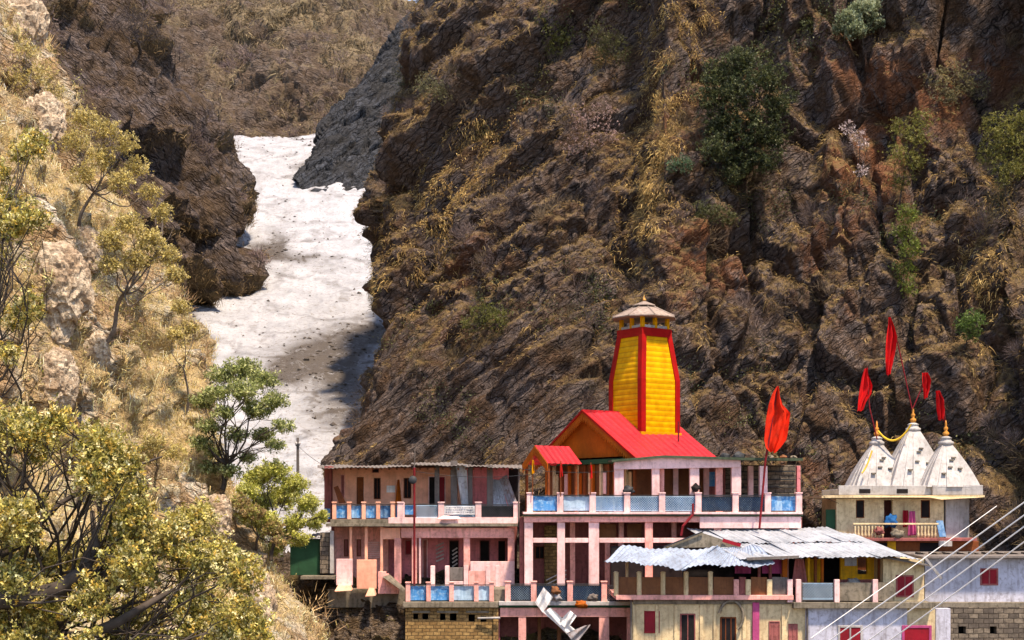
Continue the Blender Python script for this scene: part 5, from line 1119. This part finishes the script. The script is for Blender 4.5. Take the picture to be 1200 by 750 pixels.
# ================================================================== CABLES across the lower right corner
def cable(a, b, Da, Db, label, r=.015):
    t_ = np.linspace(0, 1, 24); pts = np.array([P(a[0] + (b[0] - a[0]) * u, a[1] + (b[1] - a[1]) * u + 3 * u * (1 - u), Da + (Db - Da) * u) for u in t_])
    tag(tubes('cable', [(pts, np.full(24, r))], M['cable'], sides=8), label, 'cable', 'white cables crossing the lower right corner')
cable((960, 759), (1215, 578), 34, 30, 'uppermost of the four thick white cables'); cable((970, 767), (1215, 593), 34, 30, 'second white cable from the top'); cable((995, 767), (1215, 606), 34, 30, 'third white cable from the top'); cable((1020, 767), (1215, 624), 34, 30, 'lowest of the four thick white cables')
cable((950, 748), (1168, 593), 58, 60, 'thin faint cable above the four thick ones', .018)

# thin wires strung between the buildings
def wire(a, b, Da, Db, sag, label):
    t_ = np.linspace(0, 1, 20); pts = np.array([P(a[0] + (b[0] - a[0]) * u, a[1] + (b[1] - a[1]) * u + 4 * sag * u * (1 - u), Da + (Db - Da) * u) for u in t_])
    tag(tubes('wire', [(pts, np.full(20, .012))], M['ironblack'], sides=5), label, 'wire', 'thin wires between the buildings')
wire((485, 552), (621, 556), D1 - 1.2, D3 - .1, 5, 'dark wire sagging from the thin red pole to the first pavilion balcony post'); wire((349, 522), (386, 548), 80, D1, 3, 'dark wire from the utility pole to the pink house corner')
wire((607, 549), (720, 552), D1, D3, 3, 'dark wire running under the small red porch roof'); wire((936, 560), (983, 590), D3, D4, 3, 'dark wire from the pavilion right end to the shrine')

for k, (x, y0, y1, D_, lb) in enumerate(((739.5, 704, 752, D5 - .1, 'slim brown pipe at the left corner of the cream house'), (946, 712, 752, D5 - .2, 'slim brown pipe where the cream wall meets the lavender wall'), (608, 548, 612, D1 - .1, 'slim dark pipe between the pink house and the pavilion'))):
    tag(MB().rod(P(x, y1, D_), P(x, y0, D_), .045).build('wall_pipe', M['greypost']), lb, 'pipe')
# ================================================================== TREES AND SHRUBS
def surf(sheet, px, py):
    """nearest point of a terrain sheet along the direction of (px, py)"""
    q = sheet.G.reshape(-1, 3); x = q[:, 0] / q[:, 1] * F + 600; y = H0 - (q[:, 2] - CZ) / q[:, 1] * F
    d = (x - px) ** 2 + (y - py) ** 2; near_ = np.where((d < max(d.min() * 4, 60)) & (q[:, 1] > 5))[0]
    return Vector(q[near_[np.argmin(q[near_, 1])]])
M_bark = plain('dark_bark', (0.055, 0.042, 0.034, 1), 0.9, 0.45, 6); M_palebark = plain('grey_bark', (0.16, 0.13, 0.11, 1), 0.9, 0.4, 6)
def bend(a, b, n, amp, rg):
    a, b = np.array(a), np.array(b); t_ = np.linspace(0, 1, n)[:, None]; L = np.linalg.norm(b - a)
    off = rg.normal(size=3) * amp * L; off2 = rg.normal(size=3) * amp * L * .5
    return a + (b - a) * t_ + off * np.sin(t_ * math.pi) + off2 * np.sin(t_ * 2 * math.pi)
def rosettes(name, tips, per, size, cols, rg, parent, mat=None, jit=.2, spread=.5):
    n = len(tips); c = np.repeat(vary(rg, n, cols, jit), per, 0) * (1 + rg.normal(size=(n * per, 1)) * .14)
    ax = unit(rg.normal(size=(n, 3)) + np.array([0, 0, .9])); d = unit(rg.normal(size=(n * per, 3)) + np.repeat(ax, per, 0) * .7)
    p0 = np.repeat(tips, per, 0) + rg.normal(size=(n * per, 3)) * size[0] * spread; L = rg.uniform(*size, n * per)[:, None]
    side = unit(np.cross(d, rg.normal(size=d.shape) * .6 + np.array([0, 0, 1.0]))); nrm = np.cross(d, side)
    V = np.stack([p0, p0 + d * L * .5 + side * L * .26 + nrm * L * .06, p0 + d * L - nrm * L * .08, p0 + d * L * .5 - side * L * .26 + nrm * L * .06], 1).reshape(-1, 3)
    b = (np.arange(len(p0)) * 4)[:, None]
    return mesh_obj(name, V - np.array(parent.location), b + np.arange(4)[None, :], mat or M_leaf, parent, colr=np.repeat(np.clip(c, .003, 1), 4, 0), quads=True)
def tree(name, label, cat, base, clumps, tr, cols, tips, per, size, seed, bark=None, group=None, twigs=40, flat=.7, stem=.45, twigcol=(.05, .04, .035), lean=(0, 0, 0), br_r=.4):
    rg = np.random.default_rng(seed); base = Vector(base); root = empty(name, base, label, cat, group)
    cs = np.array([c[:3] for c in clumps], float); rs = np.array([c[3] for c in clumps]); cen = cs.mean(0); b0 = np.array(base)
    fork = b0 + (cen - b0) * stem + np.array(lean); paths = [(bend(b0 - (fork - b0) * .08, fork, 8, .05, rg) - b0, np.linspace(tr, tr * .7, 8))]
    tw_p, tw_d, tw_l, tip_l = [], [], [], []
    w = rs ** 2.2 / (rs ** 2.2).sum()
    for c, r_, wi in zip(cs, rs, w):
        br = bend(fork, c, 8, .12, rg); paths.append((br - b0, np.linspace(tr * br_r, tr * .1, 8)))
        for k in range(5):
            e = c + rg.normal(size=3) * r_ * .55 * np.array([1, 1, flat]); paths.append((bend(br[4 + k % 3], e, 5, .12, rg) - b0, np.linspace(tr * br_r * .4, tr * .04, 5)))
        nt = max(3, int(twigs)); d = unit(rg.normal(size=(nt, 3)) + np.array([0, 0, .3])); s0 = c + d * (rg.random((nt, 1)) ** .6) * r_ * np.array([1, 1, flat]) * .8
        tw_p.append(s0); tw_d.append(unit(d + rg.normal(size=d.shape) * .4)); tw_l.append(np.full(nt, r_ * .4))
        n = int(tips * wi) + 1; u = unit(rg.normal(size=(n, 3))) * (rg.random((n, 1)) ** .45) * r_ * np.array([1, 1, flat])
        u *= (1 + .35 * noise3(u / max(r_, .1) * 2.3 + seed, 3)[:, None] * 2); tip_l.append(c + u)
    V, T = tube_arrays(paths, 6); mesh_obj('trunk', V, T, bark or M_bark, root, smooth=True, quads=True)
    tp_ = np.concatenate(tw_p); n = len(tp_)
    tw = blades('twigs', tp_ - b0, np.concatenate(tw_d), np.concatenate(tw_l) * rg.uniform(.5, 1.2, n), np.full(n, max(.012, tr * .12)), np.tile(np.array(twigcol), (n, 1)), M_twig, rg, 0, root); tw['kind'] = 'stuff'
    if tips:
        tl = np.concatenate(tip_l); keep = noise3(tl * (1.6 / max(rs.mean(), .2)) + 9.1, seed) > -.22     # gaps in the crown
        rosettes('crown', tl[keep], per, size, cols, rg, root)
    return root
def clumps_px(D, lst, rd=None, seed=0):
    """(px, py, radius px) -> crown clumps round distance D, spread in depth"""
    rg = np.random.default_rng(seed); out = []
    for x, y, r_ in lst:
        dd = D + rg.uniform(-1, 1) * (rd if rd is not None else 1.5); q = P(x, y, dd); out.append((q.x, q.y, q.z, r_ * dd / F))
    return out
def on(sheet, px, py, off=.8):
    v = surf(sheet, px, py); return v
GREEN_D = [srgb(62, 70, 42), srgb(78, 86, 52), srgb(46, 54, 36), srgb(94, 98, 62)]
YG = [srgb(122, 120, 58), srgb(104, 104, 50), srgb(138, 132, 72), srgb(90, 90, 46)]
# the big dark green tree on the wall
b = on(cliff, 872, 205); D_ = b.y - 1.6
tree('cliff_tree', 'large dark green spreading tree growing from the wall above the temple tower', 'tree', b, clumps_px(D_, [(872, 70, 22), (845, 88, 26), (898, 90, 24), (838, 118, 22), (868, 108, 26), (912, 120, 20), (846, 146, 24), (880, 148, 28), (905, 160, 20), (838, 175, 20), (868, 185, 26), (898, 188, 18), (860, 205, 14)], 1.0, 1), .16, GREEN_D, 9000, 7, (.09, .19), 101, flat=.85, twigs=50)
b = on(cliff, 1004, 52); D_ = b.y - .9
tree('pale_tree', 'pale grey-green tree on the wall near the top edge', 'tree', b, clumps_px(D_, [(992, 22, 14), (1010, 12, 16), (1024, 26, 12), (1002, 34, 14), (1022, 6, 10), (985, 34, 9)], .6, 2), .1, [srgb(132, 142, 108), srgb(160, 168, 136), srgb(96, 106, 76)], 1300, 7, (.12, .24), 102, twigs=30)
for i, (x, y, lst, cols_v, lb, tips, nm) in enumerate([
    (1060, 235, [(1056, 150, 13), (1074, 160, 14), (1050, 180, 12), (1070, 188, 13), (1058, 210, 12), (1080, 140, 12)], YG, 'tall yellow-green bush at the upper right, above the slimmer green streak', 1100, 'bush'),
    (1062, 350, [(1064, 250, 12), (1058, 272, 13), (1068, 292, 12), (1060, 316, 12), (1064, 336, 10)], [srgb(112, 124, 52), srgb(92, 104, 46)], 'slim vertical green bush above the shrine spires', 900, 'bush'),
    (1172, 232, [(1168, 150, 16), (1186, 166, 18), (1160, 178, 14), (1180, 200, 16), (1196, 140, 14), (1200, 190, 14)], YG, 'broad yellow-green bush touching the right edge of the view', 1500, 'bush'),
    (1136, 402, [(1130, 380, 10), (1142, 374, 10), (1138, 390, 9)], [srgb(80, 104, 48), srgb(98, 120, 60)], 'small green bush right of the red flags', 420, 'bush'),
    (1120, 120, [(1100, 96, 16), (1126, 90, 18), (1146, 104, 14), (1112, 112, 14)], [srgb(116, 104, 76), srgb(130, 122, 84), srgb(92, 88, 60)], 'dull olive brown bush near the upper right corner', 700, 'bush'),
    (797, 205, [(790, 194, 8), (802, 192, 9)], [srgb(70, 92, 66), srgb(90, 112, 84)], 'small bluish green bush on the straw rib', 260, 'bush'),
    (835, 262, [(824, 246, 12), (842, 250, 12), (856, 256, 9)], [srgb(74, 78, 46), srgb(92, 92, 56)], 'low dark olive bush below the big green tree', 420, 'bush'),
    (652, 60, [(642, 34, 14), (660, 42, 14), (650, 52, 12), (634, 20, 10)], [srgb(104, 104, 50), srgb(84, 86, 46)], 'olive yellow bush high in the middle of the wall', 620, 'bush'),
    (705, 72, [(700, 40, 16), (718, 50, 14), (730, 66, 12), (706, 60, 12)], [srgb(84, 84, 50), srgb(66, 66, 42)], 'dark olive bush left of the straw rib near the top', 620, 'bush'),
    (505, 120, [(500, 100, 14), (516, 108, 12)], [srgb(96, 92, 66), srgb(112, 108, 76)], 'grey olive bush near the left shoulder of the wall', 420, 'bush'),
    (575, 385, [(566, 366, 14), (584, 372, 14), (552, 378, 10)], [srgb(104, 106, 50), srgb(88, 88, 46)], 'mossy green bush above the bare rock slabs', 480, 'bush'),
    (1005, 215, [(994, 150, 8), (1004, 160, 9), (1012, 168, 7), (1010, 200, 7)], [srgb(206, 190, 190), srgb(170, 150, 146)], 'slender bush with white blossom on the dark wall', 190, 'bush'),
    (694, 190, [(680, 140, 14), (704, 132, 15), (716, 156, 14), (690, 160, 14), (672, 172, 12)], [srgb(168, 140, 134), srgb(140, 116, 110)], 'bare greyish pink bush left of the straw rib', 330, 'bush')]):
    b = on(cliff, x, y); D_ = b.y - .7
    tree(nm, lb, 'bush', b, clumps_px(D_, [(x_, y_, r_ * 1.25) for x_, y_, r_ in lst], .5, i), .06, cols_v, int(tips * 1.4), 6, (.06, .15), 110 + i, twigs=70 if 'bare' in lb or 'blossom' in lb else 30, flat=.9, stem=.3, twigcol=(.09, .07, .065))
# bare purple tree on the shaded left cliff
b = on(mid, 158, 62); D_ = b.y - 2
tree('bare_tree', 'dark leafless tree near the top of the shaded left cliff', 'tree', b, clumps_px(D_, [(150, 18, 16), (168, 26, 16), (134, 30, 14), (180, 40, 12), (158, 42, 14)], 1.2, 3), .22, [], 0, 6, (.1, .2), 130, twigs=420, flat=.8, twigcol=(.07, .055, .055))
b = on(mid, 210, 85); tree('bare_tree', 'smaller leafless tree right of the dark one, near the hill', 'tree', b, clumps_px(b.y - 2, [(206, 58, 12), (218, 68, 10), (198, 70, 10)], 1, 4), .16, [], 0, 6, (.1, .2), 131, twigs=300, flat=.8, twigcol=(.09, .075, .07))
# green tree in front of the snow
GT = [srgb(140, 150, 88), srgb(162, 168, 108), srgb(110, 120, 68), srgb(186, 188, 134)]
b = P(261, 572, 54); 
tree('snow_side_tree', 'leafy green tree standing against the snow at the slope edge', 'tree', b, clumps_px(54, [(285, 432, 20), (262, 440, 18), (308, 446, 18), (252, 462, 16), (282, 458, 20), (322, 470, 16), (300, 480, 18), (262, 484, 14), (332, 500, 13), (308, 510, 14), (276, 510, 14), (244, 500, 14), (322, 522, 12), (290, 536, 12), (250, 530, 12), (238, 470, 15), (236, 520, 14), (270, 552, 13), (246, 548, 13)], 1.1, 5), .11, GT, 7000, 6, (.06, .13), 140, twigs=70, flat=.6, stem=.35)
b = P(318, 655, 54)
tree('bush', 'bright yellow-green bush between the sunny slope and the pink house', 'bush', b, clumps_px(54, [(300, 560, 18), (322, 552, 18), (344, 568, 18), (360, 590, 16), (330, 582, 20), (306, 590, 16), (368, 612, 12), (346, 612, 14), (378, 604, 8), (290, 575, 14), (312, 612, 18), (334, 628, 16), (292, 604, 16), (352, 632, 12), (322, 642, 13), (300, 632, 12)], 1.6, 6), .09, [srgb(176, 178, 84), srgb(196, 194, 104), srgb(150, 150, 66), srgb(206, 204, 130)], 9500, 7, (.05, .11), 141, twigs=30)
b = on(near, 305, 640); tree('bush', 'brownish twiggy bush below the bright yellow-green bush', 'bush', b, clumps_px(b.y - .8, [(296, 600, 15), (318, 618, 14), (282, 590, 13), (330, 634, 10)], .8, 7), .06, [srgb(166, 142, 92), srgb(140, 116, 80), srgb(150, 150, 84)], 700, 6, (.06, .14), 142, twigs=90, twigcol=(.16, .12, .09))
# olive trees on the sunlit slope
OL = [srgb(206, 188, 118), srgb(182, 164, 96), srgb(220, 204, 146), srgb(156, 142, 84)]
for i, (bx, by, lst, lb, tr, tips) in enumerate([
    (132, 402, [(150, 262, 18), (176, 282, 18), (130, 280, 18), (196, 300, 16), (160, 304, 18), (206, 322, 14), (128, 310, 14), (190, 250, 14)], 'leaning olive tree with bent dark double trunk on the sunny slope', .12, 1700),
    (95, 262, [(100, 140, 18), (124, 152, 18), (146, 168, 16), (88, 166, 18), (118, 184, 20), (160, 196, 16), (142, 212, 18), (96, 204, 16), (176, 226, 14)], 'pale olive tree with thin crown at the top of the sunny slope', .11, 2100),
    (60, 120, [(30, 60, 16), (50, 84, 18), (22, 92, 18), (64, 106, 14)], 'olive shrubby tree at the upper left edge', .1, 500),
    (222, 480, [(212, 360, 12), (222, 384, 12), (206, 392, 12)], 'small olive tree on the rim of the sunny slope above the snow tree', .07, 500),
    (190, 560, [(180, 520, 16), (204, 530, 14), (166, 536, 14)], 'low olive shrub in the middle of the sunny slope', .07, 500)]):
    b = on(near, bx, by); Dd = b.y - 1.2
    tree('olive_tree', lb, 'tree', b, clumps_px(Dd, lst, 1.0, 20 + i), tr * .75, OL, int(tips * 2), 6, (.045, .095), 150 + i, M_palebark, twigs=160, flat=.8, stem=.5, twigcol=(.14, .11, .08))
# the big foreground oak
OK = [srgb(190, 176, 92), srgb(166, 154, 76), srgb(132, 128, 62), srgb(212, 200, 130), srgb(104, 102, 52), srgb(228, 216, 164), srgb(196, 164, 80), srgb(150, 138, 74)]
rgf = np.random.default_rng(55); lst = []
top = lambda x: 452 + 0.30 * x + (x / 330.0) ** 3 * 190
for k in range(900):
    x = rgf.uniform(-70, 325); y = rgf.uniform(440, 800)
    if y > top(x) + 10 and not (45 < x < 115 and 560 < y < 640 and rgf.random() < .75): lst.append((x, y, rgf.uniform(20, 32)))
    if len(lst) >= 90: break
cl = clumps_px(17.5, lst, 2.0, 8)
tree('oak_tree', 'large foreground oak with small glossy yellow-green leaves, lower left', 'tree', P(-60, 860, 18), cl, .10, OK, 38000, 7, (.03, .065), 160, twigs=26, flat=.95, stem=.35, br_r=.3)
lst = [(rgf.uniform(-60, 42), rgf.uniform(150, 450), rgf.uniform(14, 24)) for _ in range(24)]
tree('oak_tree', 'slender foreground oak reaching up the left edge', 'tree', P(-90, 620, 21), clumps_px(21, lst, 1.5, 9), .07, OK, 6500, 6, (.03, .065), 161, twigs=30, flat=.95, stem=.35, br_r=.3)
lst = [(rgf.uniform(180, 300), rgf.uniform(690, 780), rgf.uniform(14, 22)) for _ in range(14)]
# thick bare limbs showing through the leaves
lb_ = [(np.array([P(-40, 706, 16), P(30, 700, 16), P(70, 690, 16.2), P(100, 668, 16.4), P(112, 640, 16.6), P(108, 600, 17)]), np.array([.13, .12, .10, .08, .05, .03])), (np.array([P(40, 770, 15.8), P(95, 748, 16), P(140, 728, 16), P(180, 704, 16.3), P(205, 690, 16.5)]), np.array([.09, .075, .06, .04, .02])), (np.array([P(-30, 665, 16.5), P(20, 640, 16.8), P(70, 590, 17), P(130, 556, 17.4), P(190, 535, 18)]), np.array([.06, .05, .035, .025, .012]))]
o = tubes('bare_limb', lb_, M_bark); tag(o, 'thick dark curved oak limbs showing through the lower left leaves', 'branch')
# boulders and outcrops on the sunny slope
def boulder(px, py, sheet, r, mat, label, seed, st=(1, 1, 1.2)):
    c = on(sheet, px, py); bm = bmesh.new(); bmesh.ops.create_icosphere(bm, subdivisions=5, radius=1)
    V = np.array([v.co[:] for v in bm.verts]); q = V * 1.0 + seed * 3.3
    n = .34 * fbm(q * 1.1, 3, 5) + .22 * fbm(q * 2.6, 3, 7, True); V = V * (1 + n[:, None] * 1.3); V = np.sign(V) * np.abs(V) ** .85
    V = V * np.array(st) * r * .62 + np.array([0, .35 * r, 0]); Fs = [[v.index for v in f.verts] for f in bm.faces]; bm.free(); m = MB(); m.add([c + Vector(v) for v in V], Fs)
    return tag(m.build('rock_outcrop', mat, None, None, False), label, 'rock', 'pale rock outcrops on the sunny slope')
t = NT('pale_outcrop_rock', .9, .2); v = t.coord(); n1 = t.noise(v, 1.2, 8, .7); n2 = t.noise(v, 6, 6, .7)
t.color(t.mix(t.ramp(n2, [(.4, 0.0), (.6, .8)]), t.mix(t.ramp(n1, [(.4, 0.0), (.6, 1.0)]), srgb(216, 200, 176), srgb(176, 152, 126)), srgb(120, 98, 80))); t.bump(t.math('ADD', n1, n2), .8, .15); M_out = t.m
for i, (x, y, r_, lb) in enumerate([(52, 150, 1.5, 'pale rock outcrop near the top left of the sunny slope'), (75, 330, 1.3, 'long whitish rock outcrop in the middle left of the slope'), (66, 380, .9, 'smaller pale rock below the long outcrop'), (100, 300, 1.0, 'greyish rock nose right of the long outcrop'), (62, 440, .9, 'low pale rock above the oak crown'), (110, 410, .8, 'pale stone block under the leaning olive tree'), (30, 30, 1.8, 'large pale outcrop in the upper left corner'), (250, 600, .9, 'grey outcrop at the foot of the sunny slope'), (300, 700, .9, 'pale weathered rock near the lower edge of the slope')]):
    boulder(x, y, near, r_, M_out, lb, i, (1, .9, 1.5))
